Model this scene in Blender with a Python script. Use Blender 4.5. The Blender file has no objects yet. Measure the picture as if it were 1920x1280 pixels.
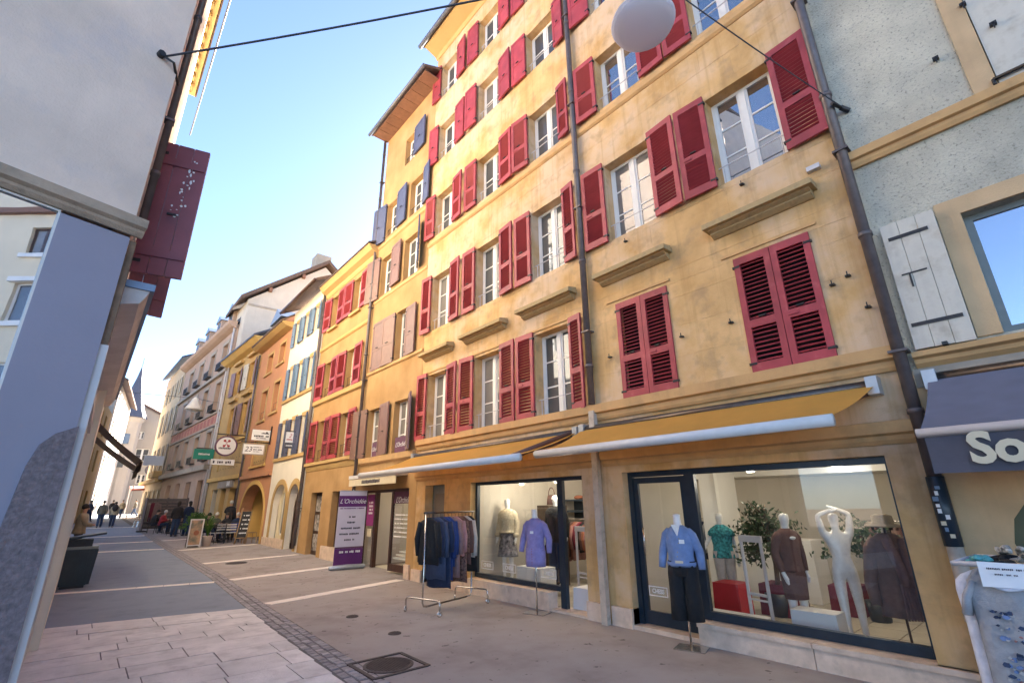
import bpy, bmesh, math, random
from mathutils import Vector, Matrix
R = math.radians
rnd = random.Random(7)
S = bpy.context.scene
COL = S.collection

# ------------------------------------------------------------ camera, sky, sun, exposure
cam_d = bpy.data.cameras.new('camera'); cam = bpy.data.objects.new('camera', cam_d); COL.objects.link(cam)
cam_d.sensor_width = 36; cam_d.lens = 36 * 890 / 1920; cam_d.clip_start = .05; cam_d.clip_end = 2000
_d = Vector((150 - 960, 952 - 640, 890.)); _y = _d.normalized()
_vy = -((-32) * _d.x + 890. * 890.) / _d.y
_u = Vector((-32., _vy, 890.)).normalized()
if _u.y > 0: _u = -_u
_x = _y.cross(_u).normalized()
M3 = Matrix((_x, _y, _u))            # rows: world axes in camera-image axes
right, down, fwd = M3.col[0], M3.col[1], M3.col[2]
cam.matrix_world = Matrix(((right.x, -down.x, -fwd.x, 0), (right.y, -down.y, -fwd.y, 0), (right.z, -down.z, -fwd.z, 1.6), (0, 0, 0, 1)))
S.camera = cam
SUN_EL, SUN_AZ = R(29), math.atan2(.645, .59)
W = bpy.data.worlds.new('World'); S.world = W; W.use_nodes = True
nt = W.node_tree; bg = nt.nodes['Background']
sky = nt.nodes.new('ShaderNodeTexSky'); sky.sky_type = 'NISHITA'; sky.sun_disc = False
sky.sun_elevation = SUN_EL; sky.sun_rotation = SUN_AZ; sky.altitude = 450
sky.air_density = .6; sky.dust_density = .35; sky.ozone_density = 2.4
nt.links.new(sky.outputs[0], bg.inputs[0]); bg.inputs[1].default_value = .05
sun_d = bpy.data.lights.new('sun', 'SUN'); sun_d.energy = 5.0; sun_d.angle = R(.53); sun_d.color = (1, .93, .82)
sun = bpy.data.objects.new('sun', sun_d); COL.objects.link(sun)
sdir = Vector((math.sin(SUN_AZ) * math.cos(SUN_EL), math.cos(SUN_AZ) * math.cos(SUN_EL), math.sin(SUN_EL)))
sun.rotation_euler = sdir.to_track_quat('Z', 'Y').to_euler(); sun.location = (30, 30, 60)
S.view_settings.view_transform = 'Standard'; S.view_settings.look = 'None'; S.view_settings.gamma = 1
S.view_settings.use_curve_mapping = False
S.view_settings.exposure = 3.5
S.cycles.caustics_reflective = False; S.cycles.caustics_refractive = False
S.cycles.max_bounces = 10; S.cycles.diffuse_bounces = 6; S.cycles.transparent_max_bounces = 12

# ------------------------------------------------------------ materials
MATS = {}
def mk(name, col, rough=.8, var=.12, scale=3., bump=0., bscale=40., metal=0., orand=0., spec=.5, col2=None, streak=0., stain=None, emit=0., trans=0., stain2=None):
    m = bpy.data.materials.new(name); m.use_nodes = True; t = m.node_tree; N = t.nodes; L = t.links
    b = N['Principled BSDF']; b.inputs['Roughness'].default_value = rough; b.inputs['Metallic'].default_value = metal
    b.inputs['Specular IOR Level'].default_value = spec
    geo = N.new('ShaderNodeNewGeometry'); pos = geo.outputs['Position']
    def noise(sc, det=5, vec=None, ro=.6):
        n = N.new('ShaderNodeTexNoise'); n.inputs['Scale'].default_value = sc; n.inputs['Detail'].default_value = det
        n.inputs['Roughness'].default_value = ro; L.new(vec or pos, n.inputs['Vector']); return n.outputs['Fac']
    c1 = [max(0, c * (1 - var)) for c in col]; c2 = [min(1, c * (1 + var)) for c in (col2 or col)]
    r = N.new('ShaderNodeValToRGB'); r.color_ramp.elements[0].position = .3; r.color_ramp.elements[1].position = .7
    r.color_ramp.elements[0].color = (*c1, 1); r.color_ramp.elements[1].color = (*c2, 1)
    L.new(noise(scale), r.inputs[0]); out = r.outputs[0]
    def mixc(fac, a, bcol, mode='MIX'):
        x = N.new('ShaderNodeMix'); x.data_type = 'RGBA'; x.blend_type = mode
        if isinstance(fac, (int, float)): x.inputs[0].default_value = fac
        else: L.new(fac, x.inputs[0])
        L.new(a, x.inputs[6])
        if isinstance(bcol, tuple): x.inputs[7].default_value = (*bcol, 1)
        else: L.new(bcol, x.inputs[7])
        return x.outputs[2]
    def ramp(src, a, bb, lo=0., hi=1.):
        q = N.new('ShaderNodeMapRange'); q.inputs[1].default_value = a; q.inputs[2].default_value = bb
        q.inputs[3].default_value = lo; q.inputs[4].default_value = hi; L.new(src, q.inputs[0]); return q.outputs[0]
    if stain:                                  # (colour, scale, lo, hi, amount)
        out = mixc(ramp(noise(stain[1], 6), stain[2], stain[3], 0, stain[4]), out, stain[0])
    if stain2: out = mixc(ramp(noise(stain2[1], 4), stain2[2], stain2[3], 0, stain2[4]), out, stain2[0])
    if streak:
        mp = N.new('ShaderNodeMapping'); mp.inputs['Scale'].default_value = (6.5, 6.5, .28); L.new(pos, mp.inputs[0])
        out = mixc(ramp(noise(1.4, 5, mp.outputs[0]), .52, .74, 0, streak), out, tuple(c * .62 for c in col))
    if orand:
        oi = N.new('ShaderNodeObjectInfo'); v = N.new('ShaderNodeMapRange'); v.inputs[3].default_value = 1 - orand; v.inputs[4].default_value = 1 + orand
        L.new(oi.outputs['Random'], v.inputs[0]); h = N.new('ShaderNodeHueSaturation'); L.new(out, h.inputs['Color']); L.new(v.outputs[0], h.inputs['Value']); out = h.outputs[0]
    L.new(out, b.inputs['Base Color'])
    L.new(ramp(noise(scale * 4), .2, .8, max(0, rough - .08), min(1, rough + .08)), b.inputs['Roughness'])
    if bump:
        bp = N.new('ShaderNodeBump'); bp.inputs['Strength'].default_value = bump; bp.inputs['Distance'].default_value = .02
        L.new(noise(bscale, 6), bp.inputs['Height']); L.new(bp.outputs[0], b.inputs['Normal'])
    if emit:
        b.inputs['Emission Color'].default_value = (*col, 1); b.inputs['Emission Strength'].default_value = emit
    if trans:
        tl = N.new('ShaderNodeBsdfTranslucent'); tl.inputs[0].default_value = (*col, 1)
        ms = N.new('ShaderNodeMixShader'); ms.inputs[0].default_value = trans
        L.new(b.outputs[0], ms.inputs[1]); L.new(tl.outputs[0], ms.inputs[2]); L.new(ms.outputs[0], N['Material Output'].inputs[0])
    MATS[name] = m; return m
def mk_glass(name, refl=1., tint=(.95, .96, .95), ior=1.5):
    m = bpy.data.materials.new(name); m.use_nodes = True; t = m.node_tree; N = t.nodes; L = t.links
    N.remove(N['Principled BSDF']); tr = N.new('ShaderNodeBsdfTransparent'); tr.inputs[0].default_value = (*tint, 1)
    gl = N.new('ShaderNodeBsdfGlossy'); gl.inputs['Roughness'].default_value = .003
    fr = N.new('ShaderNodeFresnel'); fr.inputs[0].default_value = ior
    mu = N.new('ShaderNodeMath'); mu.operation = 'MULTIPLY'; mu.inputs[1].default_value = refl; L.new(fr.outputs[0], mu.inputs[0])
    ms = N.new('ShaderNodeMixShader'); ge = N.new('ShaderNodeNewGeometry'); iv = N.new('ShaderNodeMath'); iv.operation = 'SUBTRACT'; iv.inputs[0].default_value = 1; L.new(ge.outputs['Backfacing'], iv.inputs[1])
    m2 = N.new('ShaderNodeMath'); m2.operation = 'MULTIPLY'; m2.use_clamp = True; L.new(mu.outputs[0], m2.inputs[0]); L.new(iv.outputs[0], m2.inputs[1])
    L.new(m2.outputs[0], ms.inputs[0]); L.new(tr.outputs[0], ms.inputs[1]); L.new(gl.outputs[0], ms.inputs[2])
    L.new(ms.outputs[0], N['Material Output'].inputs[0]); MATS[name] = m; return m
def mk_pane(name, dark, refl):
    m = bpy.data.materials.new(name); m.use_nodes = True; t = m.node_tree; N = t.nodes; L = t.links
    b = N['Principled BSDF']; b.inputs['Roughness'].default_value = .6
    geo = N.new('ShaderNodeNewGeometry'); n = N.new('ShaderNodeTexNoise'); n.inputs['Scale'].default_value = 2.2; L.new(geo.outputs['Position'], n.inputs['Vector'])
    r = N.new('ShaderNodeValToRGB'); r.color_ramp.elements[0].color = (*[c * .6 for c in dark], 1); r.color_ramp.elements[1].color = (*[c * 1.5 for c in dark], 1)
    L.new(n.outputs['Fac'], r.inputs[0]); L.new(r.outputs[0], b.inputs['Base Color'])
    gl = N.new('ShaderNodeBsdfGlossy'); gl.inputs['Roughness'].default_value = .012; gl.inputs[0].default_value = (.93, .96, 1, 1)
    bp = N.new('ShaderNodeBump'); bp.inputs['Strength'].default_value = .02; bp.inputs['Distance'].default_value = .02; n2 = N.new('ShaderNodeTexNoise'); n2.inputs['Scale'].default_value = 2.5
    L.new(geo.outputs['Position'], n2.inputs['Vector']); L.new(n2.outputs['Fac'], bp.inputs['Height']); L.new(bp.outputs[0], gl.inputs['Normal'])
    ms = N.new('ShaderNodeMixShader'); ms.inputs[0].default_value = refl
    L.new(b.outputs[0], ms.inputs[1]); L.new(gl.outputs[0], ms.inputs[2]); L.new(ms.outputs[0], N['Material Output'].inputs[0]); MATS[name] = m; return m

YEL = (.61, .355, .125)
mk('stone', YEL, .85, .17, 1.5, .25, 60, orand=.035, col2=(.66, .43, .20), streak=.45, stain=((.62, .47, .33), .75, .45, .62, .85), stain2=((.37, .25, .13), 3.4, .52, .70, .6))
mk('stone_trim', (.58, .35, .15), .82, .12, 2.5, .2, 50, streak=.2, stain=((.30, .21, .1), 3., .55, .7, .4))
mk('hood_stone', (.46, .33, .16), .9, .2, 9., .25, 60, stain=((.15, .12, .08), 9., .48, .7, .6))
mk('plaster_yellow', (.42, .235, .085), .85, .12, 1.4, .12, 60, col2=(.46, .28, .12), streak=.14)
mk('plaster_yellow_pale', (.66, .43, .14), .85, .08, 1.2, .12, 60, streak=.12)
mk('plaster_gold', (.52, .34, .135), .85, .08, 1.2, .12, 60, streak=.12)
mk('plaster_white', (.80, .74, .63), .85, .05, 1.5, .12, 60, streak=.10)
mk('plaster_orange', (.52, .25, .13), .85, .10, 1.2, .12, 60, streak=.15)
mk('plaster_beige', (.43, .30, .225), .85, .10, 1.2, .12, 60, streak=.12)
mk('plaster_pink', (.50, .27, .20), .85, .15, 4., .12, 60)
mk('plaster_pale', (.56, .50, .42), .85, .08, 1.2, .1, 60, streak=.2)
mk('plaster_sand', (.52, .41, .27), .85, .08, 1.2, .1, 60, streak=.2)
mk('shop_grey', (.47, .46, .46), .7, .1, 3., .1, 40)
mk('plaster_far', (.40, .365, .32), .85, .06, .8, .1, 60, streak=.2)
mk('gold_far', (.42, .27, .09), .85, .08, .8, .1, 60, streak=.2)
mk('cornice_stone', (.44, .34, .25), .85, .2, 5., .4, 50, stain=((.20, .16, .12), 6., .5, .7, .6))
mk('shaded_red_paint', (.25, .07, .085), .5, .15, 4., .1, 40)  # red of the left shutters, dulled to carry their shade in the colour
mk('soffit_cream', (.60, .56, .55), .8, .12, 4., .2, 40)
mk('plaster_cream', (.76, .66, .48), .85, .06, 1.2, .1, 60)
mk('plaster_left', (.80, .65, .535), .9, .10, 1.6, .35, 45, stain=((.60, .53, .52), 2.1, .52, .7, .5), streak=.1)
mk('roughcast_dark', (.23, .19, .20), .95, .30, 30., 1.0, 42)
mk('roughcast_green', (.60, .56, .44), .95, .18, 1.6, 1.0, 48, stain=((.34, .33, .27), 1.3, .46, .66, .65), stain2=((.22, .21, .17), 34., .56, .68, .75))
mk('pier_paint', (.31, .30, .37), .6, .05, 1.5, .06, 30)
mk('limestone', (.66, .50, .38), .75, .12, 6., .2, 70, col2=(.70, .55, .43), stain=((.38, .30, .24), 5., .55, .7, .5))
mk('brown_stone', (.58, .40, .22), .85, .14, 2.2, .25, 60, streak=.2, orand=.06)
mk('grey_stone', (.36, .31, .25), .85, .12, 3., .2, 60)
mk('old_wood', (.20, .13, .085), .9, .35, 9., .6, 30)
mk('white_trim', (.58, .56, .56), .6, .06, 4.)
mk('red_paint', (.36, .046, .058), .5, .22, 3.5, .08, 60, orand=.14, stain=((.46, .14, .13), 7., .58, .74, .45))
mk('red_slat', (.32, .038, .05), .45, .10, 5., orand=.05)
mk('brown_paint', (.22, .12, .095), .45, .12, 5., .05, 60, orand=.05)
mk('blue_grey_paint', (.085, .095, .16), .45, .12, 5., orand=.05)
mk('blue_paint', (.13, .20, .30), .5, .12, 5., orand=.06)
mk('pale_wood', (.50, .33, .12), .7, .15, 5., orand=.06)
mk('white_paint', (.78, .77, .73), .5, .04, 4.)
mk('cream_paint', (.63, .58, .48), .6, .08, 5., .1, 30, stain=((.42, .36, .27), 5., .5, .7, .8), streak=.3)
mk('iron', (.035, .032, .032), .5, .2, 20., metal=.3)
mk('dark_frame', (.018, .030, .045), .35, .15, 10.)
mk('gap_shade', (.006, .005, .005), .8, .2, 10.)  # near black, stands in for the dark behind closed shutters
mk('brown_frame', (.055, .022, .015), .4, .2, 10.)
mk('grey_frame', (.19, .21, .20), .45, .08, 10.)
mk('pipe', (.135, .11, .105), .45, .2, 8., metal=.3)
mk('pipe_cream', (.50, .42, .34), .7, .12, 8., .2, 40, stain=((.30, .24, .19), 10., .55, .7, .6))
mk('roof_tile', (.13, .085, .065), .9, .3, 12., .4, 30)
mk('roof_slate', (.075, .085, .12), .6, .25, 10., .3, 30)
mk('zinc', (.20, .26, .36), .45, .15, 6., metal=.2)
mk('soffit_wood', (.22, .105, .065), .7, .15, 8., orand=.1)
mk('gutter', (.16, .155, .17), .4, .15, 10., metal=.4)
mk('awning_orange', (.85, .46, .10), .8, .08, 4., trans=.5, streak=.1)
mk('awning_bar', (.66, .63, .60), .45, .05, 10.)
mk('awning_brown', (.12, .05, .035), .6, .1, 8.)
mk('awning_navy', (.14, .145, .19), .75, .10, 5., .1, 30)
mk('valance_navy', (.085, .08, .10), .75, .15, 5., .15, 20)
mk('awning_grey', (.15, .13, .12), .8, .15, 6., trans=.15)
mk('cream_ink', (.66, .57, .40), .7, .05, 10.)
mk('white_ink', (.80, .80, .80), .6, .03, 10.)
mk('dark_ink', (.05, .045, .06), .6, .1, 10.)
mk('red_ink', (.42, .04, .06), .6, .1, 10.)
mk('purple', (.115, .018, .135), .6, .12, 6.)
mk('magenta', (.26, .03, .18), .5, .1, 6.)
mk('plum', (.13, .05, .10), .6, .12, 6.)
mk('banner_white', (.62, .58, .66), .6, .04, 3.)
mk('aluminium', (.48, .50, .52), .35, .06, 12., metal=.5)
mk('chrome', (.55, .52, .49), .22, .1, 10., metal=.9)
mk('steel_dark', (.10, .075, .06), .35, .2, 12., metal=.7)
mk('green_sign', (.015, .27, .19), .5, .06, 8.)
mk('mannequin', (.76, .75, .73), .28, .02, 4., spec=.6)
mk('skin', (.50, .30, .22), .6, .06, 8.)
mk('hair_dark', (.03, .02, .015), .7, .3, 30.)
mk('hair_white', (.55, .53, .50), .7, .2, 30.)
mk('bin_paint', (.018, .028, .035), .45, .2, 8.)
mk('interior_wall', (.56, .51, .43), .9, .06, 1.5)
mk('interior_warm', (.50, .40, .20), .9, .08, 1.2)
mk('ceiling_white', (.72, .70, .66), .9, .03, 2.)
mk('floor_tile', (.42, .38, .31), .4, .10, 4., orand=.06)
mk('white_box', (.78, .77, .75), .5, .03, 3.)
mk('red_box', (.45, .02, .03), .5, .06, 4.)
mk('lamp_glow', (1, .86, .66), .5, .0, 1., emit=3.)
mk('lamp_body', (.88, .85, .86), .5, .03, 3., trans=.75)
mk('leaf_dark', (.022, .05, .018), .5, .5, 8., spec=.4)
mk('leaf_green', (.08, .17, .03), .6, .4, 8., trans=.3)
mk('bark', (.11, .075, .05), .9, .3, 20., .5, 40)
mk('terracotta_pale', (.60, .50, .42), .8, .08, 6.)
mk('asphalt_lane', (.23, .265, .33), .82, .20, 1.1, .5, 160, stain=((.16, .185, .23), 1.1, .45, .65, .8), stain2=((.10, .10, .12), 8., .68, .72, .6))
mk('asphalt_walk', (.36, .32, .305), .85, .14, .9, .5, 160, stain=((.25, .21, .195), .9, .45, .65, .85), stain2=((.09, .07, .065), 7., .64, .68, .8))
mk('ground_mat', (.26, .21, .18), .9, .1, 1., .4, 100)
mk('strip_stone', (.80, .72, .66), .8, .10, 6., .25, 60, orand=.06)
mk('slab_stone', (.64, .61, .595), .8, .12, 2.4, .35, 45, orand=.07, col2=(.69, .65, .63), stain=((.42, .38, .37), 4., .5, .7, .6))
mk('joint', (.13, .12, .12), .95, .2, 20.)
mk('sett', (.30, .275, .28), .75, .25, 14., .4, 60, orand=.22)
mk('cast_iron', (.075, .06, .055), .6, .25, 20., .3, 80, metal=.3)
mk('chalkboard', (.03, .03, .032), .7, .2, 6.)
mk('light_wood', (.42, .27, .13), .7, .15, 10.)
mk('cable', (.05, .055, .07), .6, .1, 10.)
mk('poster', (.10, .20, .17), .5, .5, 4., col2=(.40, .22, .12))
mk('black_poster', (.03, .03, .03), .5, .5, 8., col2=(.35, .33, .32))
mk('screen_wood', (.10, .078, .075), .8, .2, 10., orand=.12)
mk('terrace_red', (.42, .16, .13), .8, .1, 6.)
mk_glass('shop_glass', 1.5, ior=1.6)
mk_pane('pane_dark', (.05, .055, .06), .085)
mk_pane('pane_sky', (.05, .055, .06), .5)
mk_pane('pane_curtain', (.17, .16, .145), .08)
mk_pane('pane_mirror', (.06, .06, .07), .55)
CLOTH = {}
def cloth(name, col, var=.15, scale=14., col2=None, rough=.9):
    if name not in MATS: mk(name, col, rough, var, scale, .7, 16, col2=col2)
    return MATS[name]

# ------------------------------------------------------------ geometry helpers
OFF = {}
class MB:
    def __init__(s): s.v = []; s.f = []; s.m = []; s.mi = 0
    def face(s, pts):
        b = len(s.v); s.v += [tuple(p) for p in pts]; s.f.append(tuple(range(b, b + len(pts)))); s.m.append(s.mi)
    def hexa(s, c):                     # 8 corners: bottom 4 ccw, top 4 ccw
        b = len(s.v); s.v += [tuple(p) for p in c]
        for q in ((3, 2, 1, 0), (4, 5, 6, 7), (0, 1, 5, 4), (1, 2, 6, 5), (2, 3, 7, 6), (3, 0, 4, 7)):
            s.f.append(tuple(b + i for i in q)); s.m.append(s.mi)
    def box(s, x0, x1, y0, y1, z0, z1):
        s.hexa([(x0, y0, z0), (x1, y0, z0), (x1, y1, z0), (x0, y1, z0), (x0, y0, z1), (x1, y0, z1), (x1, y1, z1), (x0, y1, z1)])
    def fbox(s, F, u0, u1, v0, v1, n0, n1):
        s.hexa([F(u0, v0, n0), F(u1, v0, n0), F(u1, v0, n1), F(u0, v0, n1), F(u0, v1, n0), F(u1, v1, n0), F(u1, v1, n1), F(u0, v1, n1)])
    def fquad(s, F, u0, u1, v0, v1, n): s.face([F(u0, v0, n), F(u1, v0, n), F(u1, v1, n), F(u0, v1, n)])
    def loft(s, rings, cap=True):       # rings: lists of equal length
        n = len(rings[0]); b = len(s.v)
        for r_ in rings: s.v += [tuple(p) for p in r_]
        for i in range(len(rings) - 1):
            for j in range(n):
                k = (j + 1) % n; s.f.append((b + i * n + j, b + i * n + k, b + (i + 1) * n + k, b + (i + 1) * n + j)); s.m.append(s.mi)
        if cap:
            s.f.append(tuple(b + j for j in range(n))[::-1]); s.m.append(s.mi)
            s.f.append(tuple(b + (len(rings) - 1) * n + j for j in range(n))); s.m.append(s.mi)
    def tube(s, pts, r, n=8, cap=True, flat=1.):
        pts = [Vector(p) for p in pts]; rs = r if isinstance(r, (list, tuple)) else [r] * len(pts); rings = []; side = None
        for i, p in enumerate(pts):
            t = (pts[min(i + 1, len(pts) - 1)] - pts[max(i - 1, 0)]).normalized()
            if side is None: side = t.cross(Vector((0, 0, 1)) if abs(t.z) < .95 else Vector((0, 1, 0))).normalized()
            else:
                side = (side - t * side.dot(t))
                side = side.normalized() if side.length > 1e-6 else t.orthogonal().normalized()
            up = side.cross(t)
            rings.append([p + (side * math.cos(a) + up * math.sin(a) * flat) * rs[i] for a in (2 * math.pi * k / n for k in range(n))])
        s.loft(rings, cap)
    def ell(s, rings, n=14, fold=0., k=7, ph=0.):   # rings: (cx,cy,cz,rx,ry)
        out = []
        for i, (cx, cy, cz, rx, ry) in enumerate(rings):
            fa = fold * i / max(1, len(rings) - 1)
            out.append([(cx + rx * (1 + fa * math.cos(k * a + ph)) * math.cos(a), cy + ry * (1 + fa * 1.6 * math.cos(k * a + ph + .6)) * math.sin(a), cz) for a in (2 * math.pi * j / n for j in range(n))])
        s.loft(out)
    def lathe(s, prof, c=(0, 0, 0), n=16):
        s.loft([[(c[0] + r_ * math.cos(a), c[1] + r_ * math.sin(a), c[2] + z) for a in (2 * math.pi * j / n for j in range(n))] for r_, z in prof])
    def sphere(s, c, rx, ry, rz, n=12, m=8):
        s.ell([(c[0], c[1], c[2] + rz * math.sin(t), max(.001, rx * math.cos(t)), max(.001, ry * math.cos(t))) for t in (-math.pi / 2 + math.pi * i / m for i in range(m + 1))], n)
    def poly(s, F, pts, n0, n1):        # extruded polygon in a frame (u,v)
        k = len(pts); a = [F(u, v, n0) for u, v in pts]; b = [F(u, v, n1) for u, v in pts]
        s.face(a[::-1]); s.face(b)
        for i in range(k): s.face([a[i], a[(i + 1) % k], b[(i + 1) % k], b[i]])
    def mesh(s, name, mats, off=(0, 0, 0), smooth=False):
        me = bpy.data.meshes.new(name); o = Vector(off)
        me.from_pydata([tuple(Vector(v) - o) for v in s.v], [], s.f)
        for m in (mats if isinstance(mats, (list, tuple)) else [mats]): me.materials.append(MATS[m] if isinstance(m, str) else m)
        if any(s.m): me.polygons.foreach_set('material_index', s.m)
        bm = bmesh.new(); bm.from_mesh(me); bmesh.ops.recalc_face_normals(bm, faces=bm.faces); bm.to_mesh(me); bm.free()
        if smooth: me.shade_smooth()
        me.update(); return me
    def build(s, name, mats, parent=None, smooth=False):
        o = bpy.data.objects.new(name, s.mesh(name, mats, OFF.get(parent, (0, 0, 0)), smooth)); COL.objects.link(o)
        if parent: o.parent = parent
        OFF[o] = OFF.get(parent, Vector((0, 0, 0))); return o
def empty(name, loc, label, cat, group=None, rz=0., local=False):
    o = bpy.data.objects.new(name, None); COL.objects.link(o); o.empty_display_size = .1; o.location = loc; o.rotation_euler.z = rz
    OFF[o] = Vector((0, 0, 0)) if local else Vector(loc)
    tag(o, label, cat, group); return o
def tag(o, label=None, cat=None, group=None, kind=None):
    for k, v in (('label', label), ('category', cat), ('group', group), ('kind', kind)):
        if v: o[k] = v
    return o
def inst(name, me, parent, loc, rz=0., rot=None):       # a part that shares mesh data; loc in world unless parent is local
    o = bpy.data.objects.new(name, me); COL.objects.link(o); o.location = Vector(loc) - OFF.get(parent, Vector((0, 0, 0)))
    o.rotation_euler = rot or (0, 0, rz)
    if parent: o.parent = parent
    OFF[o] = Vector((0, 0, 0)); return o
def copy_tree(o, parent=None):
    c = o.copy(); COL.objects.link(c)
    if parent: c.parent = parent
    for ch in list(o.children): copy_tree(ch, c)
    return c
class Frame:
    def __init__(s, P, U, Nn=None):
        s.P = Vector(P); s.U = Vector(U).normalized(); s.N = Vector(Nn).normalized() if Nn else Vector((-s.U.y, s.U.x, 0))
    def __call__(s, u, v, n=0.): return s.P + s.U * u + s.N * n + Vector((0, 0, v))
    def ang(s): return math.atan2(s.U.y, s.U.x)
def gz(y): return 0. if y < 10 else (.01 * (y - 10) if y < 25 else .15 + .015 * (y - 25))
def text(body, size, F, u, v, n, mat, parent, name='lettering', shear=0., off=0., align='CENTER', sx=1., rot=0.):
    c = bpy.data.curves.new('lettering', 'FONT'); c.body = body; c.size = size; c.shear = shear; c.offset = off; c.extrude = .0015
    c.align_x = align; c.align_y = 'CENTER'; c.resolution_u = 3
    t = bpy.data.objects.new('tmp', c); COL.objects.link(t); dg = bpy.context.evaluated_depsgraph_get()
    me = bpy.data.meshes.new_from_object(t.evaluated_get(dg)); bpy.data.objects.remove(t)
    d = F.U.copy()
    if F.N.cross(Vector((0, 0, 1))).dot(d) > 0: d = -d   # reading direction, seen from outside
    up = Vector((0, 0, 1)); off_ = OFF.get(parent, Vector((0, 0, 0))); P = F(u, v, n)
    cr, sr = math.cos(rot), math.sin(rot)
    for w in me.vertices:
        x, y, z = w.co; x *= sx; x, y = x * cr - y * sr, x * sr + y * cr
        w.co = P + d * x + up * y + F.N * z - off_
    me.materials.clear(); me.materials.append(MATS[mat]); o = bpy.data.objects.new(name, me); COL.objects.link(o); o.parent = parent
    OFF[o] = OFF.get(parent, Vector((0, 0, 0))); return o
def strokes(F, u0, u1, v, h, n, mat, parent, name='small_print', seed=1):   # print too small to read
    r_ = random.Random(seed); mb = MB(); a, b = min(u0, u1), max(u0, u1); u = a
    while u < b - h * .3:
        w = h * r_.uniform(.35, .7)
        if r_.random() < .86: mb.fbox(F, u, min(b, u + w), v - h * r_.uniform(.35, .5), v + h * r_.uniform(.3, .5), n, n + .002)
        u += w + h * .16
    return tag(mb.build(name, mat, parent), kind='stuff')
# ------------------------------------------------------------ facade builders
def wall(mb, F, u0, u1, v0, v1, ops=(), depth=.2, n=0.):
    us = sorted({u0, u1, *[x for o in ops for x in o[:2] if u0 < x < u1]}); vs = sorted({v0, v1, *[x for o in ops for x in o[2:4] if v0 < x < v1]})
    for a, b in zip(us, us[1:]):
        for c, d in zip(vs, vs[1:]):
            mu, mv = (a + b) / 2, (c + d) / 2
            if not any(o[0] < mu < o[1] and o[2] < mv < o[3] for o in ops): mb.fquad(F, a, b, c, d, n)
    for a, b, c, d in [o[:4] for o in ops]:
        dd = n - depth
        mb.face([F(a, c, n), F(a, d, n), F(a, d, dd), F(a, c, dd)]); mb.face([F(b, c, n), F(b, c, dd), F(b, d, dd), F(b, d, n)])
        mb.face([F(a, d, n), F(b, d, n), F(b, d, dd), F(a, d, dd)])
        if c > v0 + .01: mb.face([F(a, c, n), F(a, c, dd), F(b, c, dd), F(b, c, n)])
def body(mb, F, u0, u1, v0, v1, deep):          # the sides, back and top behind a facade
    for u in (u0, u1): mb.face([F(u, v0, 0), F(u, v1, 0), F(u, v1, -deep), F(u, v0, -deep)])
    mb.face([F(u0, v0, -deep), F(u1, v0, -deep), F(u1, v1, -deep), F(u0, v1, -deep)]); mb.face([F(u0, v1, 0), F(u1, v1, 0), F(u1, v1, -deep), F(u0, v1, -deep)])
def arch_fill(mb, F, u0, u1, spring, top, n=0., depth=.3, ring=None, k=14):     # between rectangle top and the arch
    cu, hw, hh = (u0 + u1) / 2, (u1 - u0) / 2, top - spring
    pts = [(cu - hw * math.cos(math.pi * i / k), spring + hh * math.sin(math.pi * i / k)) for i in range(k + 1)]
    for (a, b), (c, d) in zip(pts, pts[1:]):
        cor = u0 if (a + c) / 2 < cu else u1
        mb.face([F(a, b, n), F(c, d, n), F(cor, top, n)])
        mb.face([F(a, b, n), F(c, d, n), F(c, d, n - depth), F(a, b, n - depth)])
    mb.face([F(u0, top, n), F(cu, top, n), F(u1, top, n)])
    return pts
def arch_ring(mb, F, pts, w, n0, n1, foot=None):
    cu = (pts[0][0] + pts[-1][0]) / 2; sp = pts[0][1]; out = []
    for u, v in pts:
        d = Vector((u - cu, v - sp)); L_ = d.length; d = d / L_ * (L_ + w); out.append((cu + d.x, sp + d.y))
    for i in range(len(pts) - 1):
        mb.hexa([F(*pts[i], n0), F(*pts[i + 1], n0), F(*pts[i + 1], n1), F(*pts[i], n1), F(*out[i], n0), F(*out[i + 1], n0), F(*out[i + 1], n1), F(*out[i], n1)])
    if foot is not None:
        for s_, u in ((-1, pts[0][0]), (1, pts[-1][0])): mb.fbox(F, min(u, u + s_ * w), max(u, u + s_ * w), foot, sp, n0, n1)
PANES = {}
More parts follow.
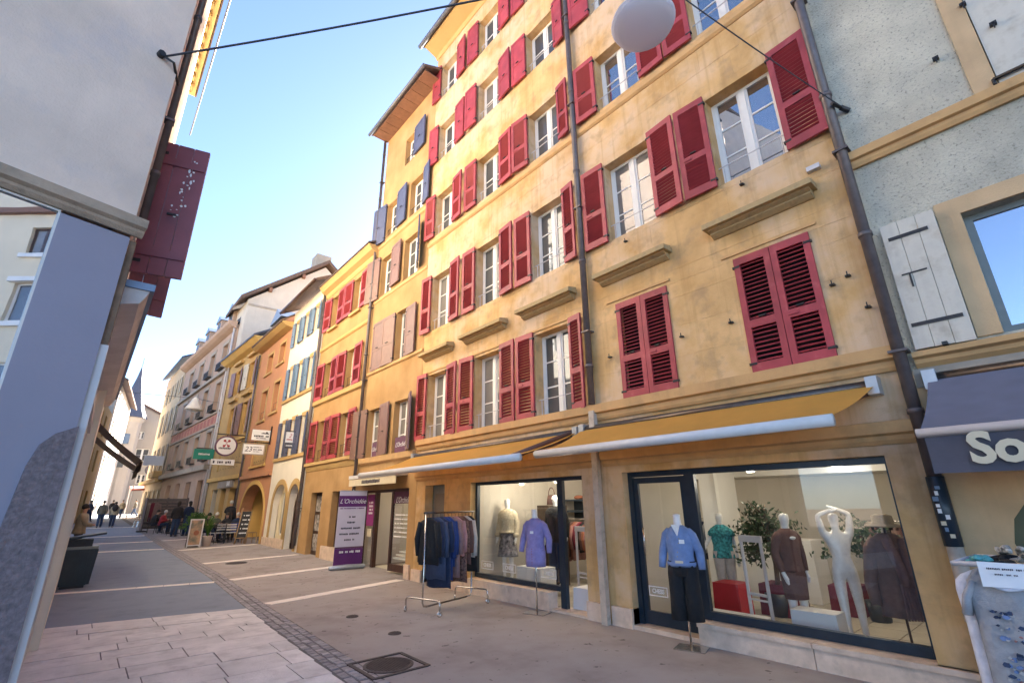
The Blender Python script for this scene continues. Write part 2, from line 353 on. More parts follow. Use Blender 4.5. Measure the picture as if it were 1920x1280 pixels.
def window(root, F, u0, u1, v0, v1, rec=.18, bars=2, pane='pane_dark', frame='white_paint', fine=True, mid=True, fw=.05, rail=None, name='window', bmat=None):
    """casement frame with sashes, bars and panes as children; guard rail in front"""
    mb = MB(); n0, n1 = -rec - .04, -rec
    mb.fbox(F, u0, u0 + fw, v0, v1, n0, n1); mb.fbox(F, u1 - fw, u1, v0, v1, n0, n1)
    mb.fbox(F, u0 + fw, u1 - fw, v0, v0 + fw * 1.3, n0, n1); mb.fbox(F, u0 + fw, u1 - fw, v1 - fw, v1, n0, n1)
    cols = [(u0 + fw, u1 - fw)]
    if mid:
        c = (u0 + u1) / 2; mb.fbox(F, c - fw * .85, c + fw * .85, v0 + fw * 1.3, v1 - fw, n0, n1 + .012)
        cols = [(u0 + fw, c - fw * .85), (c + fw * .85, u1 - fw)]
    hb = [v0 + fw * 1.3 + (v1 - v0 - 2.3 * fw) * k / (bars + 1) for k in range(bars + 2)]
    s = .035 if mid else 0.
    for a, b in cols:
        if mid: mb.fbox(F, a, a + s, hb[0], hb[-1], n0, n1 - .006); mb.fbox(F, b - s, b, hb[0], hb[-1], n0, n1 - .006)
        for h in hb[1:-1]: mb.fbox(F, a + s, b - s, h - .013, h + .013, n0, n1 - .01)
    w = mb.build(name, frame, root)
    for a, b in cols:
        rows = list(zip(hb, hb[1:])) if fine else [(hb[0], hb[-1])]
        for lo, hi in rows:
            g = .013 if fine else 0.; pw, ph = round(b - a - 2 * s, 3), round(hi - lo - 2 * g, 3)
            key = (pw, ph, pane)
            if key not in PANES:
                q = MB(); q.box(0, pw, -.004, .004, 0, ph); PANES[key] = q.mesh('pane', pane)
            inst('pane', PANES[key], w, F(a + s, lo + g, n0 + .016) , F.ang())
    if rail:
        r_ = MB()
        for h in rail: r_.fbox(F, u0 + .002, u1 - .002, v0 + h, v0 + h + .012, -.065, -.053)
        for u in (u0 + .06, u1 - .08): r_.fbox(F, u, u + .01, v0, v0 + rail[-1], -.065, -.055)
        r_.build('guard_rail', bmat or 'iron', root)
    return w
SH = {}; FLIP = -1
def shutter_mesh(style, w, h, mat, flip=1):
    key = (style, round(w, 2), round(h, 2), mat, flip)
    if key in SH: return SH[key]
    mb = MB(); t = .019; st = min(.075, w * .17); sl = []
    if style == 'louvre':
        mid = h * .40
        for a, b in ((0, st), (w - st, w)): mb.box(a, b, -t, t, 0, h)
        for a, b in ((0, .12), (mid - .05, mid + .05), (h - .10, h)): mb.box(st, w - st, -t, t, a, b)
        for a, b in ((.12, mid - .05), (mid + .05, h - .10)):
            k = max(3, round((b - a) / .057))
            for i in range(k): sl.append(a + (b - a) * (i + .5) / k)
        mb.box(w * .60, w * .86, t, t + .012, mid - .02, mid + .012)
    elif style == 'panel':
        mb.box(0, w, -t * .7, t * .7, 0, h)
        for s_ in (-1, 1):
            y0, y1 = sorted((s_ * t * .7, s_ * t * 1.1))
            for a, b in ((0, st), (w - st, w)): mb.box(a, b, y0, y1, 0, h)
            for a, b in ((0, .08), (h * .42 - .03, h * .42 + .03), (h - .08, h)): mb.box(st, w - st, y0, y1, a, b)
    else:
        for i in range(3): mb.box(w * i / 3 + .003, w * (i + 1) / 3 - .003, -t, t, 0, h)
        for z in (h * .15, h * .85):
            for s_ in (-1, 1):
                y0, y1 = sorted((s_ * t, s_ * t * 1.7)); mb.box(0.01, w - .01, y0, y1, z - .04, z + .04)
    me = mb.mesh('shutter', mat)
    sm = MB(); a = R(40) * flip; l2, dz, dy = (w - 2 * st) / 2, .024, .019
    def slat(q, z):
        c, s_ = .026 * math.cos(a) * .8, .026 * math.sin(a); q.hexa([(st, -s_ - .003, z + c * .75 - .004), (w - st, -s_ - .003, z + c * .75 - .004), (w - st, s_ - .003, z - c * .75 - .004), (st, s_ - .003, z - c * .75 - .004), (st, -s_ + .003, z + c * .75 + .004), (w - st, -s_ + .003, z + c * .75 + .004), (w - st, s_ + .003, z - c * .75 + .004), (st, s_ + .003, z - c * .75 + .004)])
    one = joined = None
    if sl:
        slat(sm, 0); one = sm.mesh('slat', 'red_slat' if mat == 'red_paint' else mat)
        j = MB()
        for z in sl: slat(j, z)
        joined = j.mesh('slats', 'red_slat' if mat == 'red_paint' else mat)
    lt = MB(); lt.box(w * .44, w * .62, t, t + .02, h * .44, h * .44 + .018); lt.box(w * .44, w * .62, -t - .02, -t, h * .44, h * .44 + .018)
    hg = MB()
    for z in (.1, h - .14): hg.box(-.02, .07, -t - .006, t + .006, z, z + .03)
    SH[key] = (me, sl, one, joined, lt.mesh('latch', 'iron'), hg.mesh('hinge', 'iron')); return SH[key]
def shutter(root, F, hinge, w, sgn, v0, v1, ang=0., style='louvre', mat='red_paint', indiv=False, n=.045, closed=False):
    """leaf hinged at u=hinge, lying along sgn*U and swung out by ang degrees"""
    me, sl, one, joined, lat, hg = shutter_mesh(style, w, v1 - v0, mat, (1 if sgn > 0 else -1) * (-1 if closed else 1) * FLIP)
    d = F.U * (sgn * math.cos(R(ang))) + F.N * math.sin(R(ang)); rz = math.atan2(d.y, d.x)
    o = inst('shutter', me, root, F(hinge, v0, n), rz)
    if one:
        if indiv:
            for z in sl: s_ = inst('slat', one, o, (0, 0, z))
        else:
            j = inst('slats', joined, o, (0, 0, 0)); j['kind'] = 'stuff'
    inst('latch', lat, o, (0, 0, 0)); inst('hinge', hg, o, (0, 0, 0))
    return o
def moulding(mb, F, u0, u1, prof):          # prof: list of (v, n) from bottom to top, closed to the wall
    for (v0, n0), (v1, n1) in zip(prof, prof[1:]):
        mb.face([F(u0, v0, n0), F(u1, v0, n0), F(u1, v1, n1), F(u0, v1, n1)])
    for u in (u0, u1): mb.face([F(u, prof[0][0], -.002)] + [F(u, v, n) for v, n in prof] + [F(u, prof[-1][0], -.002)])
    mb.face([F(u0, prof[0][0], -.002), F(u1, prof[0][0], -.002), F(u1, prof[0][0], prof[0][1]), F(u0, prof[0][0], prof[0][1])])
    mb.face([F(u0, prof[-1][0], -.002), F(u1, prof[-1][0], -.002), F(u1, prof[-1][0], prof[-1][1]), F(u0, prof[-1][0], prof[-1][1])])
def downpipe(root, F, u, v0, v1, r=.05, mat='pipe', n=.09, name='downpipe'):
    mb = MB(); mb.tube([F(u, v0, n), F(u, v1, n)], r, 10)
    z = v0 + .6
    while z < v1: mb.tube([F(u, z, n), F(u, z + .05, n)], r * 1.22, 10); z += 1.9
    p = mb.build(name, mat, root, True); z = v0 + 1.2
    while z < v1: b = MB(); b.fbox(F, u - r * 1.4, u + r * 1.4, z, z + .025, -.0, n + r * 1.25); b.build('pipe_bracket', mat, p); z += 2.4
    return p
def blocks(root, F, u0, u1, v0, v1, ops, course, length, mat, gap=.0035, name='stone_block', seed=3, n1=.0):
    r_ = random.Random(seed); k = max(1, round((v1 - v0) / course)); ch = (v1 - v0) / k
    for i in range(k):
        a, b = v0 + i * ch, v0 + (i + 1) * ch; segs = [(u0, u1)]
        # split the course where an opening begins or ends inside it
        cuts = sorted({a, b, *[x for o in ops for x in o[2:4] if a + .02 < x < b - .02]})
        for c, d in zip(cuts, cuts[1:]):
            segs = [(u0, u1)]
            for o in ops:
                if o[2] < (c + d) / 2 < o[3]:
                    segs = [s_ for q in segs for s_ in ((q[0], min(q[1], o[0])), (max(q[0], o[1]), q[1])) if s_[1] - s_[0] > .03]
            for s0, s1 in segs:
                m = max(1, round((s1 - s0) / length)); e = [s0 + (s1 - s0) * j / m for j in range(m + 1)]
                if m > 1: e = [e[0]] + [x + r_.uniform(-.16, .16) + (.22 if i % 2 else -.22) * (m > 2) for x in e[1:-1]] + [e[-1]]
                for x0, x1 in zip(e, e[1:]):
                    mb = MB(); p = n1 + r_.uniform(-.0015, .0015); mb.fbox(F, x0 + gap / 2, x1 - gap / 2, c + gap / 2, d - gap / 2, -.005, p); mb.build(name, mat, root)

# ------------------------------------------------------------ ground
def sheet(name, pts_fn, ys, z, mat, kind='structure'):
    mb = MB()
    for a, b in zip(ys, ys[1:]):
        (xa0, xa1), (xb0, xb1) = pts_fn(a), pts_fn(b)
        mb.face([(xa0, a, gz(a) + z), (xa1, a, gz(a) + z), (xb1, b, gz(b) + z), (xb0, b, gz(b) + z)])
    return tag(mb.build(name, mat), kind=kind)
YS = [-60, -20, 0, 5, 10, 14, 18, 22, 25, 32, 40, 50, 60, 75, 90, 120, 300]
def gx(y):      # middle of the gutter strip
    for (a, xa), (b, xb) in zip(((-60, 2.4), (5, 2.41), (8, 2.52), (14, 2.76), (24, 2.85), (40, 3.0), (60, 3.2)), ((5, 2.41), (8, 2.52), (14, 2.76), (24, 2.85), (40, 3.0), (60, 3.2), (400, 4.))):
        if a <= y <= b: return xa + (xb - xa) * (y - a) / (b - a)
    return 2.4
sheet('ground', lambda y: (-300, 300), YS, -.012, 'ground_mat')
sheet('road', lambda y: (-7 if y < 4 else -.8, gx(y) - .16), YS[:-1], 0., 'asphalt_lane')
sheet('pavement', lambda y: (gx(y) + .16, 6.3), YS[:-1], 0., 'asphalt_walk')
gut = sheet('gutter_strip', lambda y: (gx(y) - .16, gx(y) + .16), YS[:-1], -.004, 'joint')
setts = []
y = 2.0
while y < 44:
    st = .105
    for k in range(3):
        w = .1; x = gx(y) - .105 + k * .105
        setts.append((x + rnd.uniform(-.006, .006), y + rnd.uniform(-.006, .006) + (k % 2) * .04, w + rnd.uniform(-.012, .004), rnd.uniform(.086, .098), rnd.uniform(-.002, .006)))
    y += st
def sett_bm(mb, q):
    x, y, w, l, h = q; z = gz(y); a, b = w / 2, l / 2
    mb.hexa([(x - a, y - b, z - .03), (x + a, y - b, z - .03), (x + a, y + b, z - .03), (x - a, y + b, z - .03), (x - a * .86, y - b * .86, z + h), (x + a * .86, y - b * .86, z + h), (x + a * .86, y + b * .86, z + h), (x - a * .86, y + b * .86, z + h)])
near = [q for q in setts if q[1] > 4.6]
for q in near[:290]:
    mb = MB(); sett_bm(mb, q); mb.build('sett', 'sett', gut)
mb = MB()
for q in near[290:] + [q for q in setts if q[1] <= 4.6]: sett_bm(mb, q)
tag(mb.build('setts', 'sett', gut), kind='stuff')
# stone slabs of the crossing in the foreground
slabs = tag(sheet('slab_paving', lambda y: (-6 if y < 4.4 else -.16, gx(y) - .17), [-3, 0, 2, 4.3], .002, 'joint'), kind='structure')
mb = MB(); mb.face([(-.16, 4.3, .002), (gx(4.3) - .17, 4.3, .002), (gx(9.5) - .17, 9.5, .002), (-.16, 10.05, .002)]); tag(mb.build('slab_bed', 'joint', slabs))
rows = []; y = 3.2
r_ = random.Random(21)
while y < 9.9:
    l = r_.uniform(.34, .62); rows.append((y, min(y + l, 10.2))); y += l
for y0, y1 in rows:
    x = -.14; lim = gx((y0 + y1) / 2) - .19
    while x < lim - .05:
        w = r_.uniform(.42, .95); x1 = min(x + w, lim)
        if lim - x1 < .2: x1 = lim
        sk = lambda xx: -.21 * (xx - .0) if y1 > 8.8 else -.05 * xx
        cl = lambda yy, xx: min(yy, 10.05 - .22 * max(0, xx))
        c = [(x + .006, cl(y0 + sk(x) + .006, x)), (x1 - .006, cl(y0 + sk(x1) + .006, x1)), (x1 - .006, cl(y1 + sk(x1) - .006, x1)), (x + .006, cl(y1 + sk(x) - .006, x))]
        if c[3][1] - c[0][1] > .06 and c[2][1] - c[1][1] > .06:
            h = .012 + r_.uniform(-.002, .003); q = MB(); q.hexa([(a, b, -.02) for a, b in c] + [(a, b, h + r_.uniform(-.001, .001)) for a, b in c]); q.build('paving_slab', 'slab_stone', slabs)
        x = x1
# pale stone strips across the street
def strip(x0, y0, x1, y1, w, k, label):
    root = MB(); d = Vector((x1 - x0, y1 - y0)).normalized(); pn = Vector((-d.y, d.x)) * w / 2
    base = None
    for i in range(k):
        a = Vector((x0, y0)).lerp(Vector((x1, y1)), i / k) + d * .006; b = Vector((x0, y0)).lerp(Vector((x1, y1)), (i + 1) / k) - d * .006
        q = MB(); c = [a - pn, b - pn, b + pn, a + pn]; q.hexa([(p.x, p.y, gz(p.y) - .02) for p in c] + [(p.x, p.y, gz(p.y) + .007) for p in c])
        if base is None: base = tag(q.build('stone_strip', 'strip_stone'), kind='structure')
        else: q.build('strip_stone', 'strip_stone', base)
for y0, y1, w in ((13.55, 13.02, .18), (23.3, 22.9, .26), (27.6, 27.2, .30), (32., 31.6, .34), (41.5, 41.2, .4)): strip(-.15, y0, gx(y0) - .18, y1, w, 6, '')
for y0, y1, w in ((9.72, 10.5, .25), (13.1, 13.75, .25), (16.9, 17.5, .26), (21.9, 22.7, .28), (27.4, 28.0, .3)): strip(gx(y0) + .18, y0, 5.72, y1, w, 5, '')
# ------------------------------------------------------------ main yellow stone building
FR = Frame((5.9, 0, 0), (0, 1, 0))
MBD = empty('stone_building', (5.9, 5.6, 0), 'tall yellow stone building with rows of red louvred shutters above the clothes shop', 'building')
cols = [(1.42, 2.32), (3.32, 4.24), (5.25, 6.15), (7.15, 8.05), (9.1, 9.98)]
fl = [(3.05, 4.60), (5.77, 7.28), (8.55, 9.82), (11.05, 12.28), (13.4, 14.62)]
ops = [(a, b, c, d) for c, d in fl for a, b in cols]
shop = [(1.24, 4.40, 0, 2.0), (5.18, 8.15, 0, 2.0), (9.1, 9.9, 0, 2.0)]
mb = MB(); wall(mb, FR, .92, 10.3, 0, 15.4, ops + shop, .2, -.004)
body(mb, FR, .92, 10.3, 0, 15.4, 9.); mb.build('wall', 'stone', MBD)
blocks(MBD, FR, .92, 10.28, 3.06, 8.29, ops, .44, 1.15, 'stone', seed=5)
blocks(MBD, FR, .92, 10.28, 2.33, 2.8, [], .47, 1.6, 'stone', seed=6)
blocks(MBD, FR, .92, 10.28, .245, 2.1, shop, .46, .9, 'stone', seed=8)
mb = MB(); moulding(mb, FR, .94, 10.3, [(2.80, .03), (2.84, .05), (2.90, .05), (2.92, .10), (3.045, .105), (3.05, 0)]); mb.build('string_course', 'stone_trim', MBD)
mb = MB(); moulding(mb, FR, .94, 10.3, [(8.29, .012), (8.33, .045), (8.42, .05), (8.425, 0)]); mb.build('string_course', 'stone_trim', MBD)
for a, b in ((.94, 4.72), (4.88, 10.3)):
    mb = MB(); moulding(mb, FR, a, b, [(2.10, .02), (2.14, .045), (2.18, .045), (2.20, .09), (2.31, .10), (2.325, 0)]); mb.build('shop_cornice', 'stone_trim', MBD)
for (a, b) in ((1.22, 2.57), (3.16, 4.52), (5.04, 6.48), (6.94, 8.43), (8.88, 10.2)):
    mb = MB(); moulding(mb, FR, a + .05, b - .05, [(4.99, .03), (5.03, .10), (5.05, .10), (5.07, .15), (5.085, .16)]); mb.fbox(FR, a, b, 5.085, 5.16, -.002, .225); mb.hexa([FR(a + .02, 5.16, 0), FR(b - .02, 5.16, 0), FR(b - .02, 5.16, .21), FR(a + .02, 5.16, .21), FR(a + .02, 5.21, 0), FR(b - .02, 5.21, 0), FR(b - .02, 5.175, .2), FR(a + .02, 5.175, .2)]); mb.build('window_hood', 'hood_stone', MBD)
    mb = MB(); moulding(mb, FR, a + .1, b - .1, [(4.66, .01), (4.66, .02), (4.70, .02), (4.70, 0)]); mb.build('lintel_band', 'stone_trim', MBD)
for a, b in ((.92, 1.24), (4.40, 4.73), (4.87, 5.18), (8.15, 9.1), (9.9, 10.3)):      # pilaster feet
    mb = MB(); mb.fbox(FR, a, b, 0, .235, -.18, .045); mb.build('plinth_block', 'limestone', MBD)
for a, b in ((.95, 2.2), (2.21, 3.44)):
    mb = MB(); mb.fbox(FR, a, b, 0, .19, -.15, .06); mb.fbox(FR, a, b, .19, .235, -.15, .085); mb.build('sill_stone', 'limestone', MBD)
for a, b in ((5.95, 6.9), (6.91, 8.12)):
    mb = MB(); mb.fbox(FR, a, b, 0, .26, -.15, .06); mb.build('sill_stone', 'limestone', MBD)
for a, b, c in ((3.45, 4.40, .05), (5.18, 5.94, .03)): mb = MB(); mb.fbox(FR, a, b, 0, c, -.3, .02); mb.build('door_step', 'limestone', MBD)
# eaves and roof
mb = MB(); moulding(mb, FR, .6, 10.35, [(15.2, .02), (15.3, .08), (15.36, .25), (15.44, .47), (15.5, .47), (15.52, -.2)]); mb.build('eave_cove', 'plaster_gold', MBD)
mb = MB(); mb.hexa([FR(.5, 15.5, .52), FR(10.45, 15.5, .52), FR(10.45, 17.6, -4.5), FR(.5, 17.6, -4.5), FR(.5, 15.6, .52), FR(10.45, 15.6, .52), FR(10.45, 17.7, -4.5), FR(.5, 17.7, -4.5)]); mb.build('roof', 'roof_tile', MBD)
mb = MB(); mb.tube([FR(.5, 15.5, .58), FR(10.5, 15.5, .58)], .07, 8); mb.build('gutter', 'gutter', MBD, True)
mb = MB(); mb.fbox(FR, 8.6, 9.3, 15.6, 17.6, -1.6, -1.); mb.build('chimney', 'plaster_beige', MBD)
downpipe(MBD, FR, 4.80, 3.06, 15.3, .055)
mb = MB(); mb.fbox(FR, 4.75, 4.85, 0, 2.95, 0.045, .13); mb.build('pipe_casing', 'pipe_cream', MBD)
downpipe(MBD, FR, .89, 1.75, 15.3, .055, n=.10)
downpipe(MBD, FR, .89, 0.02, 1.2, .06, 'pipe_cream', n=.10)
mb = MB(); mb.tube([FR(.89, 1.2, .10), FR(.89, 1.78, .10)], .068, 10); b_ = mb.build('sticker_sleeve', 'dark_frame', MBD, True)
for k in range(9):
    mb = MB(); z = 1.27 + k * .05; a = rnd.uniform(-.04, .02); mb.fbox(FR, .89 + a, .89 + a + rnd.uniform(.02, .05), z, z + rnd.uniform(.02, .04), .168, .171); mb.build('sticker', rnd.choice(['white_ink', 'blue_paint', 'cream_ink']), b_)
# windows and shutters
for i, (v0, v1) in enumerate(fl):
    for j, (u0, u1) in enumerate(cols):
        if i == 4 and j < 2: continue
        closed = i == 0 and j < 2
        p = 'pane_sky' if (i, j) in ((1, 0), (2, 0), (2, 1), (3, 1), (3, 0), (4, 2)) else 'pane_curtain' if (i, j) in ((0, 4), (1, 4), (0, 3), (3, 3), (1, 1)) else 'pane_dark'
        if not closed: window(MBD, FR, u0, u1, v0, v1, .19, 2 if i < 2 else 1, p, rail=(.30,), bmat='white_trim')
        st = 'louvre' if i < 3 else 'panel'
        if closed:
            w = (u1 - u0) / 2 - .004
            shutter(MBD, FR, u0, w, 1, v0, v1, 0, st, indiv=True, n=.005, closed=True); shutter(MBD, FR, u1, w, -1, v0, v1, 0, st, indiv=True, n=.005, closed=True)
            q = MB(); q.fbox(FR, u0, u1, v0, v1, -.19, -.17); q.build('window', 'gap_shade', MBD)  # added black backing, paints the shade seen between the closed slats
        else:
            w = (u1 - u0) / 2 + .02; ind = (i == 1 and j < 2) or (i == 0 and j == 2)
            b0 = v0 - .02; t0 = v1 + .06
            shutter(MBD, FR, u0 - .01, .32 if j == 2 else w, -1, b0, t0, 9 if j == 2 else rnd.uniform(2, 7), st, indiv=ind and j != 9, n=.05)
            shutter(MBD, FR, u1 + .01, w if j != 4 else .42, 1, b0, t0, rnd.uniform(1, 6), st, indiv=ind, n=.05 if not (i == 3 and j == 3) else .09)
# shop front of the clothes shop: right-hand window and door
FG = Frame((6.05, 0, 0), (0, 1, 0))
sf = MB()
sf.fbox(FG, 1.24, 4.40, 1.93, 2.0, -.05, .02); sf.fbox(FG, 1.24, 1.28, .24, 1.93, -.05, .02); sf.fbox(FG, 4.33, 4.40, .03, 1.93, -.05, .02)
sf.fbox(FG, 3.36, 3.50, .05, 1.93, -.05, .02); sf.fbox(FG, 1.28, 3.36, .24, .33, -.05, .025); sf.build('shop_frame', 'dark_frame', MBD)
dr = MB(); dr.fbox(FG, 3.50, 3.58, .06, 1.92, -.04, .0); dr.fbox(FG, 4.25, 4.32, .06, 1.92, -.04, .0); dr.fbox(FG, 3.58, 4.25, .06, .22, -.04, .0); dr.fbox(FG, 3.58, 4.25, 1.84, 1.92, -.04, .0)
dr = dr.build('shop_door', 'dark_frame', MBD)
q = MB(); q.fbox(FG, 3.58, 4.25, .22, 1.84, -.025, -.019); q.build('pane', 'shop_glass', dr)
q = MB(); q.tube([FG(4.2, .9, .04), FG(4.2, 1.25, .04)], .012, 8); q.build('handle', 'chrome', dr, True)
q = MB(); q.fbox(FG, 1.28, 3.36, .33, 1.93, -.025, -.019); q.build('display_pane', 'shop_glass', MBD)
# left-hand window, open doorway
sf = MB(); sf.fbox(FG, 5.18, 8.15, 1.94, 2.0, -.05, .02); sf.fbox(FG, 8.09, 8.15, .27, 1.94, -.05, .02); sf.fbox(FG, 5.74, 5.86, .03, 1.94, -.05, .02); sf.fbox(FG, 5.86, 8.09, .265, .34, -.05, .025)
sf.build('shop_frame', 'dark_frame', MBD)
q = MB(); q.fbox(FG, 5.86, 8.09, .34, 1.94, -.025, -.019); q.build('display_pane', 'shop_glass', MBD)
def decal(F, u0, u1, v0, v1, parent):
    m = MB(); t = .012
    for a, b, c, d in ((u0, u1, v0, v0 + t), (u0, u1, v1 - t, v1), (u0, u0 + t, v0 + t, v1 - t), (u1 - t, u1, v0 + t, v1 - t)): m.fbox(F, a, b, c, d, -.018, -.016)
    o = m.build('logo_frame', 'white_ink', parent)
    text('CHESS', (v1 - v0) * .62, F, (u0 + u1) / 2, (v0 + v1) / 2, -.017, 'white_ink', o, off=.0025, sx=(u1 - u0) / (v1 - v0) / 2.75)
decal(FG, 3.95, 4.235, .40, .52, dr)
for a in (7.62, 6.98, 5.98): decal(FG, a, a + .36, .42, .56, MBD)
# grey side door with a pane
gd = MB(); gd.fbox(FG, 9.1, 9.9, 0, 2.0, -.10, -.06); gd = gd.build('side_door', 'grey_frame', MBD)
q = MB(); q.fbox(FG, 9.2, 9.78, .9, 1.82, -.058, -.05); q.build('pane', 'pane_curtain', gd)
q = MB(); q.tube([FG(9.2, .95, -.02), FG(9.32, .95, -.02)], .012, 8); q.build('handle', 'chrome', gd, True)
# shop interior
it = MB(); X0, X1 = 6.10, 10.8
it.face([(X0, .95, 0.0), (X1, .95, 0.0), (X1, 10.2, 0.0), (X0, 10.2, 0.0)]); it.mi = 1
it.face([(X0, .95, 2.45), (X0, 10.2, 2.45), (X1, 10.2, 2.45), (X1, .95, 2.45)]); it.mi = 0
it.face([(X1, .95, 0), (X1, .95, 2.45), (X1, 10.2, 2.45), (X1, 10.2, 0)]); it.face([(X0, .95, 0), (X0, .95, 2.45), (X1, .95, 2.45), (X1, .95, 0)])
it.face([(X0, 8.3, 0), (X1, 8.3, 0), (X1, 8.3, 2.45), (X0, 8.3, 2.45)]); it.face([(X0, 4.66, 0), (X1 - 2.4, 4.66, 0), (X1 - 2.4, 4.66, 2.45), (X0, 4.66, 2.45)])
it.box(X0, 6.22, .95, 8.3, 2.0, 2.45); it.build('shop_interior', ['interior_wall', 'ceiling_white'], MBD)
q = MB(); q.box(8.6, 9.4, 4.4, 4.7, 0.002, 2.44); q.box(9.6, 10.79, .96, 8.2, 2.02, 2.44); q.build('interior_beam', 'ceiling_white', MBD)
for i in range(9):
    for j in range(16):
        x = 6.2 + i * .5; y = 1.0 + j * .46
        if x > 10.3 or y > 7.9: continue
        q = MB(); q.box(x + .007, x + .493, y + .007, y + .453, .001, .012); q.build('floor_tile', 'floor_tile', MBD)
q = MB(); q.box(6.12, 10.7, 1.0, 8.2, .0005, .004); q.build('floor_joint', 'joint', MBD)
# small wall box and hooks
q = MB(); q.fbox(FR, 1.13, 1.27, 5.33, 5.39, 0, .07); q.build('junction_box', 'white_trim', MBD)
for u, v in ((1.28, 3.85), (2.45, 3.75), (1.12, 3.9), (1.02, 3.5), (3.15, 3.75), (4.4, 3.75), (2.0, 5.6), (3.9, 5.6)):
    q = MB(); q.fbox(FR, u, u + .05, v, v + .02, 0, .05); q.fbox(FR, u + .02, u + .03, v, v + .06, .04, .05); q.build('shutter_catch', 'iron', MBD)

# ------------------------------------------------------------ yellow building with brown and blue-grey shutters
B2 = empty('yellow_house', (5.9, 12, 0), 'tall yellow house with plain brown and blue grey shutters beside the red shuttered building', 'building')
F2 = Frame((5.902, 0, 0), (0, 1, 0))
op2 = [(12.5, 13.3, 2.86, 4.22), (10.9, 11.72, 2.86, 4.22), (11.3, 11.93, 5.42, 6.9), (12.5, 13.28, 7.85, 9.2), (10.85, 11.75, 7.85, 9.2), (12.4, 13.15, 9.95, 11.2), (10.75, 11.6, 9.95, 11.2), (11.5, 12.15, 12.2, 13.25), (10.65, 13.42, 0, 1.97)]
mb = MB(); wall(mb, F2, 10.3, 13.62, 0, 14.2, op2, .2); body(mb, F2, 10.302, 13.62, 0, 14.2, 9.); mb.build('wall', 'plaster_yellow', B2)
for o in op2[:-1]: window(B2, F2, *o, .17, 2, 'pane_curtain' if o[2] < 4 else 'pane_dark', rail=(.3,) if o[2] > 9 else None)
bp, gp = 'brown_paint', 'blue_grey_paint'
for h, w, s, a, b, ang, m in ((13.32, .72, 1, 2.86, 4.26, 8, bp), (12.48, .62, -1, 2.86, 4.26, 4, bp), (10.86, .42, -1, 2.86, 4.28, 22, bp),
                              (13.36, .68, -1, 5.4, 6.93, 0, bp), (11.95, .70, 1, 5.4, 6.9, 3, bp), (11.28, .58, -1, 5.4, 6.82, 3, bp),
                              (13.32, .74, 1, 7.8, 9.3, 8, bp), (12.48, .64, -1, 7.9, 9.3, 4, bp), (10.83, .40, -1, 7.9, 9.4, 30, gp),
                              (13.18, .72, 1, 9.85, 11.28, 8, gp), (12.38, .66, -1, 9.95, 11.3, 4, gp), (10.73, .44, -1, 9.95, 11.25, 10, gp), (11.48, .72, -1, 12.2, 13.3, 4, gp)):
    shutter(B2, F2, h, w, s, a, b, ang, 'panel', m)
mb = MB(); moulding(mb, F2, 10.42, 13.55, [(2.66, .02), (2.70, .09), (2.84, .10), (2.85, 0)]); mb.build('window_sill', 'stone_trim', B2)
for v in (5.30, 9.68): mb = MB(); moulding(mb, F2, 10.3, 13.6, [(v, .012), (v + .03, .05), (v + .10, .05), (v + .105, 0)]); mb.build('string_course', 'stone_trim', B2)
mb = MB(); moulding(mb, F2, 10.3, 13.6, [(7.70, .012), (7.73, .03), (7.78, .03), (7.785, 0)]); mb.build('window_sill', 'stone_trim', B2)
for k in range(8):
    mb = MB(); mb.fbox(F2, 10.1 + k * .45, 10.1 + k * .45 + .44, 14.2, 14.24, 0, .55); mb.build('soffit_board', 'soffit_wood', B2)
mb = MB(); mb.hexa([F2(10.0, 14.25, .62), F2(13.8, 14.25, .62), F2(13.8, 16.5, -4.5), F2(10.0, 16.5, -4.5), F2(10., 14.34, .62), F2(13.8, 14.34, .62), F2(13.8, 16.6, -4.5), F2(10., 16.6, -4.5)]); mb.build('roof', 'roof_tile', B2)
mb = MB(); mb.tube([F2(9.98, 14.25, .66), F2(13.8, 14.25, .66)], .06, 8); mb.build('gutter', 'gutter', B2, True)
downpipe(B2, F2, 13.68, 1.6, 14.2, .05)
# salon door
FS = Frame((6.05, 0, 0), (0, 1, 0))
q = MB(); q.fbox(FS, 13.34, 13.42, 0.06, 1.97, -.06, 0); q.fbox(FS, 10.65, 10.72, .06, 1.97, -.06, 0); q.fbox(FS, 10.72, 13.34, 1.90, 1.97, -.06, 0); q.fbox(FS, 12.62, 12.74, .06, 1.9, -.08, .02); q.fbox(FS, 10.72, 11.75, .06, .22, -.06, 0); q.fbox(FS, 11.72, 11.8, .06, 1.9, -.06, 0); q.build('salon_front', 'brown_frame', B2)
q = MB(); q.fbox(FS, 10.72, 11.72, .22, 1.9, -.03, -.024); q.build('pane', 'shop_glass', B2)
q = MB(); q.fbox(FS, 12.74, 13.34, .06, 1.9, -.03, -.024); q.build('pane', 'shop_glass', B2)
q = MB(); q.fbox(FS, 12.80, 13.25, 1.05, 1.86, -.02, -.017); o = q.build('window_poster', 'magenta', B2)
for k in range(4): strokes(FS, 12.9, 13.15, 1.65 - .09 * k, .06, -.016, 'white_ink', o, seed=k + 3)
q = MB(); q.fbox(FS, 12.9, 13.15, .78, .98, -.02, -.017); q.build('notice_sheet', 'cream_ink', B2)
q = MB(); q.fbox(FS, 10.72, 11.7, 1.62, 1.9, -.02, -.017); o = q.build('window_film', 'plum', B2)
text("L'Orchidée", .2, FS, 11.2, 1.70, -.014, 'white_ink', o, shear=.35, sx=.85)
for k in range(6): strokes(FS, 10.95, 11.6, 1.35 - .1 * k, .035, -.017, 'white_ink', B2, seed=k + 30)
for k, z in enumerate((.34, .42, .5)): q = MB(); q.fbox(FS, 10.74, 11.6 - .15 * k, z, z + .03, -.03, -.4); q.build('display_shelf', 'white_box', B2)
